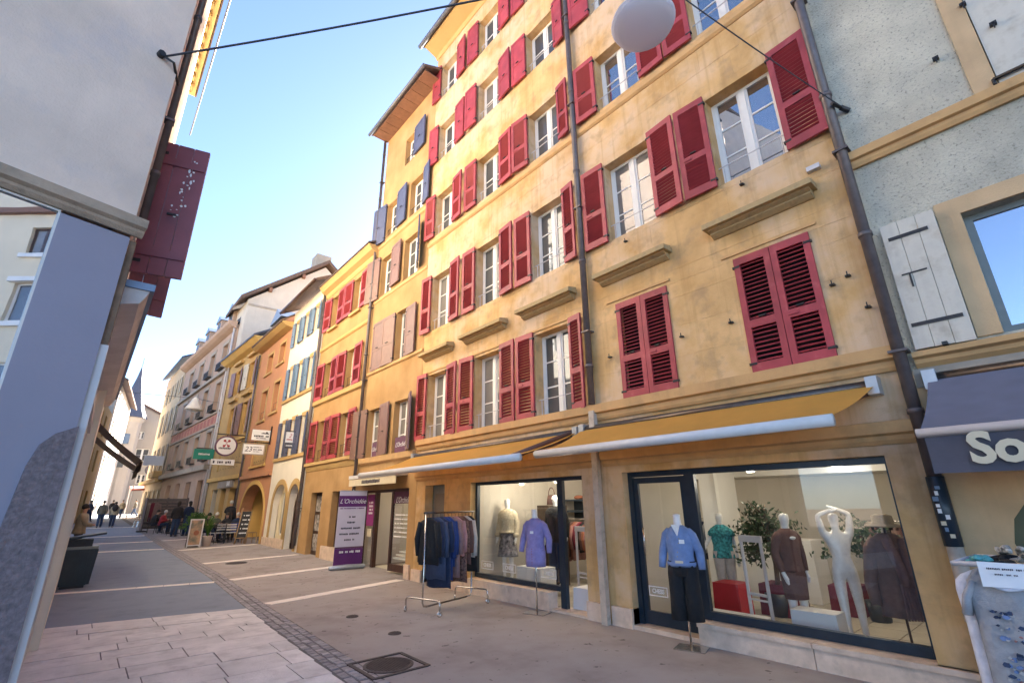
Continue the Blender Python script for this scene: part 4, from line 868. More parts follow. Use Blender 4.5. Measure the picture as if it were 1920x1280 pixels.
for o in ((5.15, 6.05, 3.62, 5.0), (5.15, 6.05, 6.6, 8.)): window(BL, FT, *o, .15, 2, 'pane_dark', 'white_paint', fine=False)
def lshut(h, w, sgn, v0, v1, ang):
    d = FT.U * (sgn * math.cos(R(ang))) + FT.N * math.sin(R(ang)); o = shutter(BL, FT, h, w, sgn, v0, v1, ang, 'plank', 'shaded_red_paint', n=.03)
    return o
lshut(5.12, .40, -1, 3.6, 5.02, 76); lshut(6.08, .36, 1, 3.55, 5.0, 82)
# peeling paint on the near leaf
dF = Frame((-.10, 5.12, 0), FT.U * -math.cos(R(76)) + FT.N * math.sin(R(76)), FT.U * -math.sin(R(76)) - FT.N * math.cos(R(76)))
mb = MB(); r_ = random.Random(4)
for k in range(26):
    u = .29 + r_.gauss(0, .025) - k * .002; v = 4.86 - k * .026 + r_.gauss(0, .01); a = r_.uniform(.004, .013); b = r_.uniform(.006, .03) * (1 if k < 16 else .5)
    for n_ in (.0275,): mb.poly(dF, [(u - a, v), (u, v - b), (u + a, v - b * .3), (u + a * .5, v + b), (u - a * .6, v + b * .8)], n_, n_ + .001)
mb.build('peeled_patch', 'white_ink', BL)
q = MB(); moulding(q, FT, 4.7, 10.2, [(3.14, .02), (3.18, .16), (3.24, .19), (3.30, .21), (3.34, 0)]); q.build('shop_cornice', 'soffit_cream', BL)
q = MB(); q.fbox(FT, 4.68, 10.2, 3.30, 3.36, .0, .24); q.build('lead_flashing', 'zinc', BL)
# shop window round the corner, mirrors the houses opposite
MATS['pane_film'] = mk_pane('pane_film', (.05, .05, .06), .82)
q = MB(); q.fbox(FL, .437, 3.4, .35, 3.645, -.03, -.02); q.build('shop_window', 'pane_film', BL)
q = MB(); q.fbox(FL, .425, .437, .0, 3.66, -.03, -.0); q.fbox(FL, .437, 3.4, 3.645, 3.66, -.03, 0); q.fbox(FL, .437, 3.4, 0, .35, -.03, 0); q.build('shop_frame', 'white_paint', BL)
q = MB(); q.fbox(FT, 4.6, 14.2, 12.95, 13.02, .0, .25); q.build('eave_board', 'plaster_gold', BL)
q = MB();
for k in range(24): q.fbox(FT, 4.9 + k * .38, 5.05 + k * .38, 12.80, 12.95, 0, .14)
tag(q.build('eave_dentils', 'plaster_gold', BL), kind='stuff')
q = MB(); q.hexa([FT(4.4, 13.02, .3), FT(14.3, 13.02, .3), FT(14.3, 14., -4), FT(4.4, 14., -4), FT(4.4, 13.12, .3), FT(14.3, 13.12, .3), FT(14.3, 14.1, -4), FT(4.4, 14.1, -4)]); q.build('roof', 'roof_tile', BL)
downpipe(BL, FT, 4.75, 3.8, 12.8, .03, n=.04)
# next houses on the left side, seen edge on, made taller to bounce sunlight
BL2 = empty('lit_house', (-.05, 11, 0), 'white house with its upper floors in the sun beyond the left corner house', 'building')
FT2 = Frame((-.04, 0, 0), (0, 1, 0), (1, 0, 0))
o2 = [(u, u + 1., v, v + 1.7) for u in (9.2, 11.4) for v in (4.2, 6.9, 9.8)] + [(9.0, 10.6, .3, 2.5), (11.4, 13.2, .3, 2.5)]
mb = MB(); wall(mb, FT2, 8.6, 14.1, 0, 12.95, o2, .2); body(mb, FT2, 8.61, 14.1, 0, 12.95, 8); mb.build('wall', 'plaster_white', BL2)
for o in o2: window(BL2, FT2, *o, .12, 1, 'pane_dark', 'white_paint', fine=False)
BL3 = empty('grey_left_house', (-.3, 20, gz(20)), 'grey house on the left with folded out dark awnings', 'building')
FT3 = Frame((-.26, 14.1, 0), (-.3, 18, 0), (18, .3, 0))
o3 = [(u, u + 1., v, v + 1.7) for u in (2, 5, 8, 11, 14) for v in (4.2, 6.6, 9.3)] + [(u, u + 2., .3, 2.5) for u in (1, 5, 9, 13)]
mb = MB(); wall(mb, FT3, 0, 18, 0, 12.5, o3, .2); body(mb, FT3, 0, 18, 0, 12.5, 8); mb.build('wall', 'plaster_cream', BL3)
for o in o3: window(BL3, FT3, *o, .12, 1, 'pane_dark', 'brown_frame', fine=False)
q = MB(); q.fbox(FT3, 0, 18, 2.75, 3.0, 0, .12); q.build('shop_fascia', 'old_wood', BL3)
# cream house behind the camera, seen only as the reflection in the corner shop window
BC = empty('cream_house', (5.76, -9.86, 0), 'cream house mirrored in the corner shop window', 'building')
FC = Frame((5.76, -9.86, 0), (.315, .949, 0), (-.949, .315, 0))
oc = [(-.68, .24, 9.33, 10.28), (-.66, .62, 7.0, 8.28), (-.9, .06, 4.7, 5.7), (-2.9, -1.9, 9.33, 10.28), (-3., -1.9, 7.0, 8.28)]
mb = MB(); wall(mb, FC, -3.6, 3.0, 0, 14.2, oc, .2); body(mb, FC, -3.6, 3.0, 0, 14.2, 7); mb.build('wall', 'plaster_cream', BC)
for i, o in enumerate(oc):
    window(BC, FC, *o, .1, 0, 'pane_curtain' if i == 0 else 'pane_dark', 'white_paint' if i else 'brown_frame', fine=False, fw=.05)
    q = MB(); q.fbox(FC, o[0] - .12, o[1] + .12, o[2] - .16, o[2] - .02, 0, .1); q.build('window_sill', 'white_paint', BC)
q = MB(); q.fbox(FC, -.8, .75, 8.3, 8.46, 0, .12); q.build('window_head', 'white_paint', BC)
q = MB(); q.fbox(FC, -3.6, 3.0, 10.75, 10.95, 0, .15); q.build('string_course', 'soffit_wood', BC)

# ------------------------------------------------------------ awnings
def awning(name, label, F, u0, u1, zw, nw, zb, nb, fab, barm, bh=.06, flap=None, arms=True, taper=0.):
    r = empty(name, F((u0 + u1) / 2, zw, nw), label, 'awning')
    q = MB(); k = 8
    for i in range(k):
        a, b = u0 + (u1 - u0) * i / k, u0 + (u1 - u0) * (i + 1) / k; m = 6
        for j in range(m):
            def P(u, t): return F(u + taper * t * (u1 - u) / (u1 - u0), zw + (zb - zw) * t - .04 * math.sin(math.pi * t) * (1 + .25 * math.cos(u * 9)), nw + (nb - nw) * t)
            q.face([P(a, j / m), P(b, j / m), P(b, (j + 1) / m), P(a, (j + 1) / m)])
    o = q.build('fabric', fab, r, True)
    q = MB(); q.tube([F(u0 + taper - .03, zb - .03, nb), F(u1 + .03, zb - .03, nb)], bh, 12, flat=1.0); q.build('front_bar', barm, r, True)
    q = MB(); q.tube([F(u0 - .02, zw, nw - .02), F(u1 + .02, zw, nw - .02)], .055, 10); q.build('roller', 'steel_dark', r, True)
    for u, s in ((u0 + .02, 1), (u1 - .02, -1)):
        q = MB(); q.fbox(F, u - .05, u + .05, zw - .10, zw + .08, 0, nw + .06); q.build('bracket', 'aluminium', r)
        if arms:
            q = MB(); e = F(u + s * .45, (zw + zb) / 2 - .09, (nw + nb) / 2); q.tube([F(u + s * .06, zw - .08, nw), e], .025, 8); q.tube([e, F(u + s * .08 + (taper if s > 0 else 0), zb - .03, nb - .03)], .022, 8); q.build('folding_arm', 'awning_brown', r, True)
    return r
A1 = awning('shop_awning', 'large orange awning with a silver front bar over the right hand shop window', FR, 1.14, 5.02, 2.68, .10, 2.28, 1.10, 'awning_orange', 'awning_bar', .055, taper=.19)
A2 = awning('shop_awning', 'orange awning over the left hand shop window, its bar ending at the downpipe', FR, 5.12, 10.35, 2.66, .10, 2.235, 1.38, 'awning_orange', 'awning_bar', .055)
q = MB(); q.tube([FR(5.2, 2.64, .2), FR(5.35, 2.24, 1.3)], .035, 8); q.build('support_arm', 'awning_brown', A2, True)
A3 = awning('shop_awning', 'navy awning with a cream lettered valance at the right edge', FR, -4.2, .74, 2.66, .06, 2.10, 1.10, 'awning_navy', 'white_trim', .035, arms=False)
q = MB(); k = 24
for i in range(k):
    a, b = -4.2 + 4.93 * i / k, -4.2 + 4.93 * (i + 1) / k
    def P(u, t): return FR(u, 2.06 - .29 * t, 1.10 + .012 * math.sin(u * 5 + t * 3) * t)
    for j in range(4): q.face([P(a, j / 4), P(b, j / 4), P(b, (j + 1) / 4), P(a, (j + 1) / 4)])
va = q.build('valance', 'valance_navy', A3, True)
text('So!', .30, FR, .50, 1.925, 1.125, 'cream_ink', va, off=.011, align='LEFT', sx=.98)
q = MB(); q.fbox(FR, -4.3, .76, 2.60, 2.64, 0, .05); q.build('housing', 'dark_frame', A3)
# cassette of the salon, folded in, with a lettered cream valance
A4 = empty('salon_awning', FR(12, 2.3, .4), 'cream folded awning valance above the salon entrance', 'awning')
q = MB(); q.fbox(FR, 10.75, 13.5, 2.27, 2.36, 0.0, .34); q.build('cassette', 'awning_bar', A4)
q = MB(); q.fbox(FR, 10.75, 13.5, 2.08, 2.26, .31, .32); o = q.build('valance', 'cream_ink', A4); strokes(FR, 11.6, 12.7, 2.17, .1, .322, 'dark_ink', o, seed=9)
for i, (y, z, x1, z1) in enumerate(((14.6, 3.62, .95, 2.66), (16.6, 3.5, 1.02, 2.62))):
    r = awning('side_awning', ('dark grey awning nearest on the left side, folded far out', 'second dark grey awning behind the first on the left side')[i], Frame((-.25, 0, 0), (0, 1, 0), (1, 0, 0)), y, y + 1.7, z, .05, z1, x1 + .2, 'awning_grey', 'steel_dark', .02, arms=False)
    q = MB(); q.box(x1 - .04, x1 - .035, y, y + 1.7, z1 - .25, z1 - .04); q.build('valance', 'awning_grey', r)
r = empty('terrace_awning', (5.1, 62, 3.2), 'pale red terrace awning in front of the far white houses', 'awning')
q = MB(); q.hexa([(3.4, 60, 3.1), (7, 60, 3.3), (7, 64, 3.7), (3.4, 64, 3.5), (3.4, 60, 3.25), (7, 60, 3.45), (7, 64, 3.85), (3.4, 64, 3.65)]); q.build('fabric', 'terrace_red', r)
for x, y in ((3.5, 60.1), (6.9, 60.1), (3.5, 63.9), (6.9, 63.9)): q = MB(); q.box(x - .05, x + .05, y - .05, y + .05, gz(y), 3.6); q.build('post', 'white_trim', r)

# ------------------------------------------------------------ hanging signs
def cross(y, x): return Frame((x, y, 0), (1, 0, 0), (0, -1, 0))       # boards across the street, facing the camera
F26 = cross(25.9, 0)
r = empty('round_sign', (4.76, 27.9, 4.3), 'round white hanging sign with a dark red rim and a red crossed emblem', 'sign'); F26 = cross(27.9, 0)
def disc(F, cu, cv, rad, n0, n1, k=28): return [(cu + rad * math.cos(2 * math.pi * i / k), cv + rad * math.sin(2 * math.pi * i / k)) for i in range(k)]
q = MB(); q.poly(F26, disc(F26, 4.96, 4.48, .50, 0, 0), 0, .08); q.build('rim', 'plum', r)
q = MB(); q.poly(F26, disc(F26, 4.96, 4.48, .43, 0, 0), .08, .09); o = q.build('panel', 'white_ink', r)
q = MB()
for s in (-1, 1):
    for t in (-1, 1): q.poly(F26, [(4.96, 4.6), (4.96 + s * .16, 4.6 + t * .17), (4.96 + s * .06, 4.6 + t * .19)], .09, .1); q.poly(F26, disc(F26, 4.96 + s * .11, 4.6 + t * .12, .05, 0, 0, 10), .09, .1)
q.build('emblem', 'red_ink', o); strokes(F26, 4.64, 5.28, 4.36, .1, .092, 'dark_ink', o, seed=4)
q = MB(); q.tube([(4.5, 27.9, 5.05), (5.75, 27.9, 5.05)], .03, 6); q.tube([(4.96, 27.9, 5.05), (4.96, 27.9, 4.95)], .02, 6); q.build('bracket', 'iron', r, True)
r = empty('small_sign', (4.95, 28, 3.7), 'small oblong white sign below the round sign', 'sign')
q = MB(); q.fbox(F26, 4.42, 5.45, 3.55, 3.82, 0, .08); o = q.build('panel', 'white_ink', r); strokes(F26, 4.5, 5.37, 3.68, .13, .082, 'dark_ink', o, seed=5)
q = MB(); q.tube([(5.4, 27.95, 3.7), (5.8, 27.95, 3.7)], .02, 6); q.build('bracket', 'iron', r)
F24 = cross(23.6, 0)
r = empty('number_sign', (5.3, 23.6, 4), 'white hanging sign with a large handwritten number 23 under an iron bar', 'sign')
q = MB(); q.fbox(F24, 4.82, 5.72, 3.72, 4.2, 0, .06); q.build('frame', 'grey_stone', r); q = MB(); q.fbox(F24, 4.86, 5.68, 3.76, 4.16, .06, .065); o = q.build('panel', 'white_ink', r)
text('23', .30, F24, 5.06, 3.95, .068, 'dark_ink', o, shear=.2); strokes(F24, 5.25, 5.6, 4.05, .04, .066, 'dark_ink', o, seed=6); strokes(F24, 5.25, 5.62, 3.95, .06, .066, 'dark_ink', o, seed=7); strokes(F24, 5.25, 5.55, 3.86, .03, .066, 'dark_ink', o, seed=8)
q = MB(); q.tube([(4.75, 23.6, 4.27), (5.85, 23.6, 4.27)], .025, 6); q.build('bracket', 'iron', r)
r = empty('mountain_sign', (5.5, 23.4, 4.6), 'white hanging sign with a small mountain drawing above the number sign', 'sign')
q = MB(); q.fbox(F24, 5.12, 5.88, 4.36, 4.82, 0, .07); o = q.build('panel', 'white_ink', r); q = MB(); q.poly(F24, [(5.45, 4.65), (5.58, 4.71), (5.64, 4.68), (5.7, 4.76), (5.82, 4.64)], .07, .073); q.build('mountain', 'dark_ink', o)
strokes(F24, 5.2, 5.8, 4.54, .09, .072, 'dark_ink', o, seed=10); strokes(F24, 5.3, 5.7, 4.45, .04, .072, 'dark_ink', o, seed=11)
q = MB(); q.tube([(5.86, 23.45, 4.2), (5.86, 23.45, 5.)], .03, 6); q.build('bracket', 'iron', r)
F20 = cross(19.9, 0)
r = empty('pink_script_sign', (5.8, 19.9, 4), 'square white hanging sign with pink script above a dark purple strip', 'sign')
q = MB(); q.fbox(F20, 5.52, 5.98 - .12, 3.92, 4.32, 0, .05); o = q.build('panel', 'white_ink', r); q = MB(); q.fbox(F20, 5.52, 5.86, 3.70, 3.91, 0, .05); o2_ = q.build('strip', 'valance_navy', r)
text('2', .2, F20, 5.66, 4.17, .052, 'red_ink', o, shear=.4); strokes(F20, 5.55, 5.8, 4.03, .06, .052, 'red_ink', o, seed=12); strokes(F20, 5.55, 5.82, 3.80, .06, .052, 'white_ink', o2_, seed=13)
q = MB(); q.tube([(5.5, 19.9, 4.36), (5.9, 19.9, 4.36)], .02, 6); q.tube([(5.9, 19.9, 3.6), (5.86, 19.9, 4.36)], .02, 6); q.build('bracket', 'iron', r)
F36 = cross(34.5, 0)
r = empty('green_sign', (5, 34.5, 4.6), 'bright green oblong hanging sign on the grey brown house', 'sign')
q = MB(); q.fbox(F36, 4.5, 5.55, 4.3, 4.9, 0, .1); o = q.build('panel', 'green_sign', r); strokes(F36, 4.75, 5.45, 4.6, .12, .102, 'white_ink', o, seed=14)
q = MB(); q.tube([(4.6, 34.5, 4.95), (5.6, 34.5, 4.95)], .03, 6); q.build('bracket', 'iron', r)
for i, (x, y, z, lb, m) in enumerate(((4.2, 52, 5.4, 'small pale sign on the beige house', 'white_ink'), (5.6, 74, 5.9, 'dark round sign on the far white gabled house', 'dark_ink'))):
    r = empty('wall_sign', (x, y, z), lb, 'sign'); Fx = cross(y, 0); q = MB()
    if i: q.poly(Fx, disc(Fx, x, z, .6, 0, 0, 16), 0, .1)
    else: q.fbox(Fx, x - .9, x + .5, z - .4, z + .4, 0, .1)
    q.build('panel', m, r); q = MB(); q.tube([(x, y, z), (x + 1, y, z)], .04, 6); q.build('bracket', 'iron', r)

# ------------------------------------------------------------ cables and hanging lamps
def cable(pts, name, label, r=.012, sag=.0, mat='cable'):
    q = MB(); out = []
    for a, b in zip(pts, pts[1:]):
        a, b = Vector(a), Vector(b)
        for i in range(12): t = i / 12; p = a.lerp(b, t); p.z -= sag * 4 * t * (1 - t); out.append(p)
    out.append(Vector(pts[-1])); q.tube(out, r, 6); o = q.build(name, mat, None, True); return tag(o, label, 'cable')
Hp = (3.0, 1.55, 6.42)
A_ = FL(.145, 5.43, .02); H2 = FT(4.62, 5.42, .03)
cable([A_ + Vector((.03, 0, .0)), Hp], 'span_cable', 'dark twisted cable from the left corner house up to the hanging lamp', .010, .05)
cable([(5.86, .76, 5.93), Hp], 'span_cable', 'thin dark cable from the grey green wall up to the hanging lamp', .007, .04)
q = MB(); q.tube([A_, A_ + Vector((.10, -.03, -.05)), FT(4.6, 5.32, .03)], .012, 6); q.tube([FL(.145, 5.43, 0), FL(.145, 5.43, .05)], .03, 8); tag(q.build('cable_anchor', 'iron', None), 'iron eye bolt and loop holding the cable on the left plaster wall', 'wall anchor')
q = MB(); q.tube([(5.9, .73, 5.9), (5.83, .79, 5.95)], .03, 8); q.tube([(5.83, .79, 5.95), (5.7, .84, 5.96)], .02, 8); tag(q.build('cable_anchor', 'iron', None), 'iron tensioner holding the cable on the grey green wall', 'wall anchor')
L1 = empty('hanging_lamp', (3.0, 1.59, 5.75), 'pale round street lamp hanging from the crossing cables at the top', 'street lamp')
q = MB(); q.lathe([(.03, .20), (.10, .17), (.20, .10), (.275, .03), (.285, .0), (.275, -.012)], (3., 1.59, 5.72), 28); q.build('shade', 'lamp_body', L1, True)
q = MB(); q.lathe([(.272, .0), (.265, -.025), (.22, -.05), (.13, -.065), (.01, -.07)], (3., 1.59, 5.70), 28); q.build('diffuser', 'lamp_body', L1, True)
q = MB(); q.tube([(3., 1.59, 6.1), Hp], .012, 6); q.build('hanger', 'iron', L1, True)
cable([(-.2, 31, 7.25), (3.55, 31, 7.3), (5.5, 35, 7.9)], 'span_cable', 'thin cable spanning the far street with a bell shaped ornament', .012, .05)
L2 = empty('hanging_bell_lamp', (3.65, 31, 7.0), 'pale bell shaped lamp hanging over the far street', 'street lamp')
q = MB(); q.lathe([(.05, .38), (.14, .3), (.22, .1), (.42, -.25), (.44, -.34)], (3.65, 31, 6.95), 16); q.build('shade', 'white_paint', L2, True); q = MB(); q.sphere((3.65, 31, 6.62), .12, .12, .12); q.build('bulb', 'white_ink', L2, True)
cable([FT(4.3, 13.3, .42), FT(16, 12.9, .40)], 'wall_cable', 'dark cable running along the left eaves', .02, .1)
# manhole covers
def manhole(x, y, r, label, frame=False):
    o = empty('manhole_cover', (x, y, gz(y)), label, 'manhole cover')
    q = MB(); q.lathe([(r, -.02), (r, .008), (r * .93, .012), (.005, .012)], (x, y, gz(y)), 32); q.build('lid', 'cast_iron', o)
    q = MB(); k = int(r / .028)
    for i in range(-k, k + 1):
        u = i * .027; h = math.sqrt(max(0, (r * .9) ** 2 - u * u))
        for j in range(-k, k + 1):
            v = j * .027
            if abs(v) < h - .01: q.box(x + u - .009, x + u + .009, y + v - .009, y + v + .009, gz(y) + .010, gz(y) + .016)
    tag(q.build('studs', 'cast_iron', o), kind='stuff')
    if frame:
        q = MB()
        for a in (-1, 1): q.box(x + a * r * 1.16 - .02, x + a * r * 1.16 + .02, y - r * 1.2, y + r * 1.2, -.02, .01); q.box(x - r * 1.14, x + r * 1.14, y + a * r * 1.16 - .02, y + a * r * 1.16 + .02, -.02, .01)
        q.build('frame', 'cast_iron', o)
manhole(2.79, 5.27, .26, 'large round ribbed manhole cover in a square iron frame in the foreground', True)
manhole(3.45, 6.40, .085, 'small round iron cap in the pavement nearest the large cover')
manhole(3.45, 7.75, .09, 'small round iron cap in the pavement farther from the large cover')
manhole(3.7, 16.4, .28, 'round manhole cover far off in the pavement by the white strip')
# ------------------------------------------------------------ figures
def skin_mesh(name, J, E, mat, sub=1):
    names = list(J); idx = {n: i for i, n in enumerate(names)}
    me = bpy.data.meshes.new(name); me.from_pydata([J[n][0] for n in names], [(idx[a], idx[b]) for a, b in E], [])
    o = bpy.data.objects.new('tmp', me); COL.objects.link(o); m = o.modifiers.new('s', 'SKIN'); m.use_smooth_shade = True
    if not me.skin_vertices: me.skin_vertices.new()
    for i, n in enumerate(names):
        r_ = J[n][1]; sv = me.skin_vertices[0].data[i]; sv.radius = r_ if isinstance(r_, tuple) else (r_, r_); sv.use_root = i == 0
    s = o.modifiers.new('u', 'SUBSURF'); s.levels = sub; s.render_levels = sub
    dg = bpy.context.evaluated_depsgraph_get(); out = bpy.data.meshes.new_from_object(o.evaluated_get(dg)); bpy.data.objects.remove(o)
    out.name = name; out.materials.clear(); out.materials.append(MATS[mat]); out.shade_smooth(); return out
def joints(**over):
    J = dict(pelvis=((0, 0, .95), .115), waist=((0, 0, 1.10), .10), chest=((0, 0, 1.28), .118), neckb=((0, 0, 1.43), .062), neck=((0, -.01, 1.50), .048), head=((0, -.02, 1.585), .078), crown=((0, -.01, 1.68), .070))
    for s, t in ((-1, 'l'), (1, 'r')):
        J.update({t + 'sh': ((s * .165, 0, 1.40), .058), t + 'el': ((s * .22, .02, 1.13), .042), t + 'wr': ((s * .235, -.04, .89), .028), t + 'hd': ((s * .235, -.07, .81), .030), t + 'hp': ((s * .085, 0, .90), .092), t + 'kn': ((s * .09, -.01, .50), .060), t + 'an': ((s * .09, .02, .08), .036), t + 'to': ((s * .10, -.12, .035), .034)})
        for k, (dx, l) in enumerate(((-.022, .065), (-.007, .082), (.008, .08), (.022, .062))):
            J[t + 'f%d' % k] = ((s * .235 + dx * .9, -.085 - .01 * k, .81 - l), .0095)
        J[t + 'th'] = ((s * .235 - s * .035, -.105, .80), .0105)
    for k, v in over.items():
        old = J[k]; J[k] = (v, old[1])
        if k.endswith('hd'):
            d = Vector(v) - Vector(old[0]); t = k[0]; w = Vector(over.get(t + 'wr', J[t + 'wr'][0])); f = (Vector(v) - w).normalized(); sd = f.cross(Vector((1, 0, 0))); sd = sd.normalized() if sd.length > .1 else Vector((0, 1, 0))
            for q, (dx, l) in enumerate(((-.022, .065), (-.007, .082), (.008, .08), (.022, .062))): J[t + 'f%d' % q] = (tuple(Vector(v) + f * l + sd * dx), .0095)
            J[t + 'th'] = (tuple(Vector(v) + f * .02 + sd * .045), .0105)
    return J
BE = [('pelvis', 'waist'), ('waist', 'chest'), ('chest', 'neckb'), ('neckb', 'neck'), ('neck', 'head'), ('head', 'crown')]
for t in 'lr': BE += [('neckb' if False else 'chest', t + 'sh'), (t + 'sh', t + 'el'), (t + 'el', t + 'wr'), (t + 'wr', t + 'hd'), ('pelvis', t + 'hp'), (t + 'hp', t + 'kn'), (t + 'kn', t + 'an'), (t + 'an', t + 'to')] + [(t + 'hd', t + x) for x in ('f0', 'f1', 'f2', 'f3', 'th')]
def V(p): return Vector(p)
def jacket(J, mat, parent, hem=.86, big=1.12, sleeves=True, name='jacket', tilt=None):
    q = MB(); ch, wa, pe, nb = (V(J[k][0]) for k in ('chest', 'waist', 'pelvis', 'neckb'))
    up = (nb - pe).normalized(); f = V((0, -1, 0)); f = (f - up * f.dot(up)).normalized(); sd = up.cross(f)
    rings = []
    L_ = (nb - pe).length
    for t, rx, ry in ((hem - .95, .185, .135), (hem * .5 - .475, .182, .134), (0, .175, .13), (.07, .166, .124), (.14, .16, .12), (.22, .172, .127), (.30, .185, .132), (.38, .186, .122), (.43, .178, .108), (.47, .135, .09), (.515, .066, .066)):
        c = pe + up * (t * L_ / .48); w_ = max(0, (.36 - t) / .5) ** 1.2; rings.append([c + sd * (rx * big * (1 + w_ * .07 * math.sin(5 * a + 2 * t)) * math.cos(a)) + f * (ry * big * (1 + w_ * (.10 * math.sin(7 * a + 5 * t) + .05 * math.sin(3 * a - 9 * t))) * math.sin(a)) for a in (2 * math.pi * j / 28 for j in range(28))])
    q.loft(rings)
    if sleeves:
        for t in 'lr':
            a, b, c = (V(J[t + k][0]) for k in ('sh', 'el', 'wr')); a = a + up * -.03 + (ch - a) * .10; q.tube([a + (ch - a) * .45 + up * .03, a + (ch - a) * .12 + up * .012, a + (b - a) * .14, a.lerp(b, .5) + f * -.006, b.lerp(a, .08), b.lerp(c, .12), b.lerp(c, .6), c], [k * big for k in (.055, .074, .074, .064, .056, .055, .05, .043)], 12)
    return q.build(name, mat, parent, True)
def trousers(J, mat, parent, wide=1., name='trousers', short=0.):
    q = MB(); pe = V(J['pelvis'][0])
    for t in 'lr':
        h, k, a = (V(J[t + x][0]) for x in ('hp', 'kn', 'an')); top = h + V((0, 0, .1)) if abs(h.z - k.z) > .2 else h + (h - k).normalized() * .1
        q.tube([top, h, k, a.lerp(k, short)], [.105, .11, .078 * wide, .062 * wide], 12)
    q.sphere(pe, .155, .12, .11); return q.build(name, mat, parent, True)
def person(x, y, z, rz, label, J=None, s=.93, top=None, pants=None, hair='hair_dark', hair_len=0., hem=.86, group=None, big=1.12):
    r = empty('person', (x, y, z), label, 'person', group, rz, local=True); r.scale = (s, s, s)
    J = J or joints(); me = skin_mesh('body', J, BE, 'skin'); b = bpy.data.objects.new('body', me); COL.objects.link(b); b.parent = r; OFF[b] = V((0, 0, 0))
    if pants: trousers(J, pants, r)
    if top: jacket(J, top, r, hem, big)
    h = V(J['head'][0]); c = V(J['crown'][0]); q = MB(); m = h.lerp(c, .62)
    q.sphere(m + V((0, .014, .012)), .088, .094, .092)
    if hair_len: q.sphere(m + V((0, .05, -.06)), .08, .05, .10 + hair_len)
    q.build('hair', hair, r, True)
    q = MB(); q.sphere(h + V((0, -.083, .012)), .013, .018, .02); 
    q.build('nose', 'skin', r, True)
    q = MB()
    for t in 'lr': a = V(J[t + 'an'][0]); o_ = V(J[t + 'to'][0]); q.tube([a + V((0, .03, -.035)), a.lerp(o_, .5) + V((0, 0, -.02)), o_ + V((0, -.02, 0))], [.045, .048, .038], 8)
    q.build('shoes', 'dark_ink', r, True); return r
def seated(dx=0., lean=.05, hands=True):
    o = dict(pelvis=(0, .05, .50), waist=(0, .05 - lean * .3, .64), chest=(0, .03 - lean, .83), neckb=(0, .02 - lean * 1.3, .98), neck=(0, -lean * 1.6, 1.05), head=(0, -.02 - lean * 1.8, 1.135), crown=(0, -.01 - lean * 1.8, 1.23))
    for s, t in ((-1, 'l'), (1, 'r')):
        o.update({t + 'sh': (s * .165, .02 - lean, .95), t + 'el': (s * .23, -.02 - lean, .70), t + 'wr': (s * .14, -.26 - lean, .76), t + 'hd': (s * .11, -.33 - lean, .77), t + 'hp': (s * .09, .0, .50), t + 'kn': (s * .12, -.40, .52), t + 'an': (s * .11, -.38, .09), t + 'to': (s * .12, -.52, .035)})
    return joints(**o)
def walking(k=1.):
    return joints(lkn=(-.09, -.14 * k, .52), lan=(-.09, -.24 * k, .10), lto=(-.10, -.37 * k, .06), rkn=(.09, .06 * k, .50), ran=(.09, .30 * k, .13), rto=(.10, .20 * k, .04), lel=(-.23, .08, 1.14), lwr=(-.23, .05, .92), lhd=(-.23, .03, .84), rel=(.23, -.04, 1.14), rwr=(.22, -.16, .93), rhd=(.22, -.20, .86))
def mannequin(name, x, y, z, rz, label, J, s, head=True, thin=True):
    r = empty(name, (x, y, z), label, 'mannequin', None, rz, local=True); r.scale = (s, s, s)
    E = BE if head else [e for e in BE if e != ('neck', 'head') and e != ('head', 'crown')]
    if not head: J = {k: v for k, v in J.items() if k not in ('head', 'crown')}
    J = dict(J)
    if thin:
        for t in 'lr': J[t + 'sh'] = ((J[t + 'sh'][0][0] * .92, J[t + 'sh'][0][1], J[t + 'sh'][0][2] - .02), .044)
    me = skin_mesh('body', J, E, 'mannequin'); b = bpy.data.objects.new('body', me); COL.objects.link(b); b.parent = r; OFF[b] = V((0, 0, 0))
    q = MB(); q.lathe([(.17, 0), (.17, .012), (.005, .015)], (0, 0.02, 0), 20); q.build('base_plate', 'chrome', r, True)
    return r
def skirt(parent, z0, z1, rx0, rx1, mat, name='skirt', fold=.05, k=8, cy=0.):
    q = MB(); n = 8; q.ell([(0, cy, z1 + (z0 - z1) * i / n, rx1 + (rx0 - rx1) * (i / n) ** .8, (rx1 + (rx0 - rx1) * (i / n) ** .8) * .78) for i in range(n + 1)], 28, fold, k); return q.build(name, mat, parent, True)
# street mannequin forms on poles
def pole_form(x, y, rz, label, cl, s=.93):
    r = empty('dress_form', (x, y, gz(y)), label, 'mannequin', None, rz, local=True); r.scale = (s, s, s)
    q = MB(); q.box(-.19, .19, -.15, .15, 0, .012); q.build('base_plate', 'chrome', r)
    q = MB(); q.tube([(0, 0, .01), (0, 0, 1.2)], .013, 8); q.build('pole', 'chrome', r, True)
    q = MB(); q.ell([(0, 0, .95, .15, .11), (0, 0, 1.08, .125, .10), (0, 0, 1.25, .15, .11), (0, 0, 1.36, .14, .085), (0, 0, 1.43, .09, .06), (0, 0, 1.47, .055, .052), (0, -.01, 1.50, .05, .05), (0, -.015, 1.60, .048, .05), (0, -.015, 1.61, .01, .01)], 18); q.build('torso', 'mannequin', r, True)
    return r
cloth('lavender', (.25, .22, .46)); cloth('cardigan_blue', (.18, .26, .46)); cloth('black_cloth', (.012, .012, .014)); cloth('navy_cloth', (.018, .03, .07)); cloth('royal_cloth', (.015, .045, .19)); cloth('denim', (.05, .07, .13))
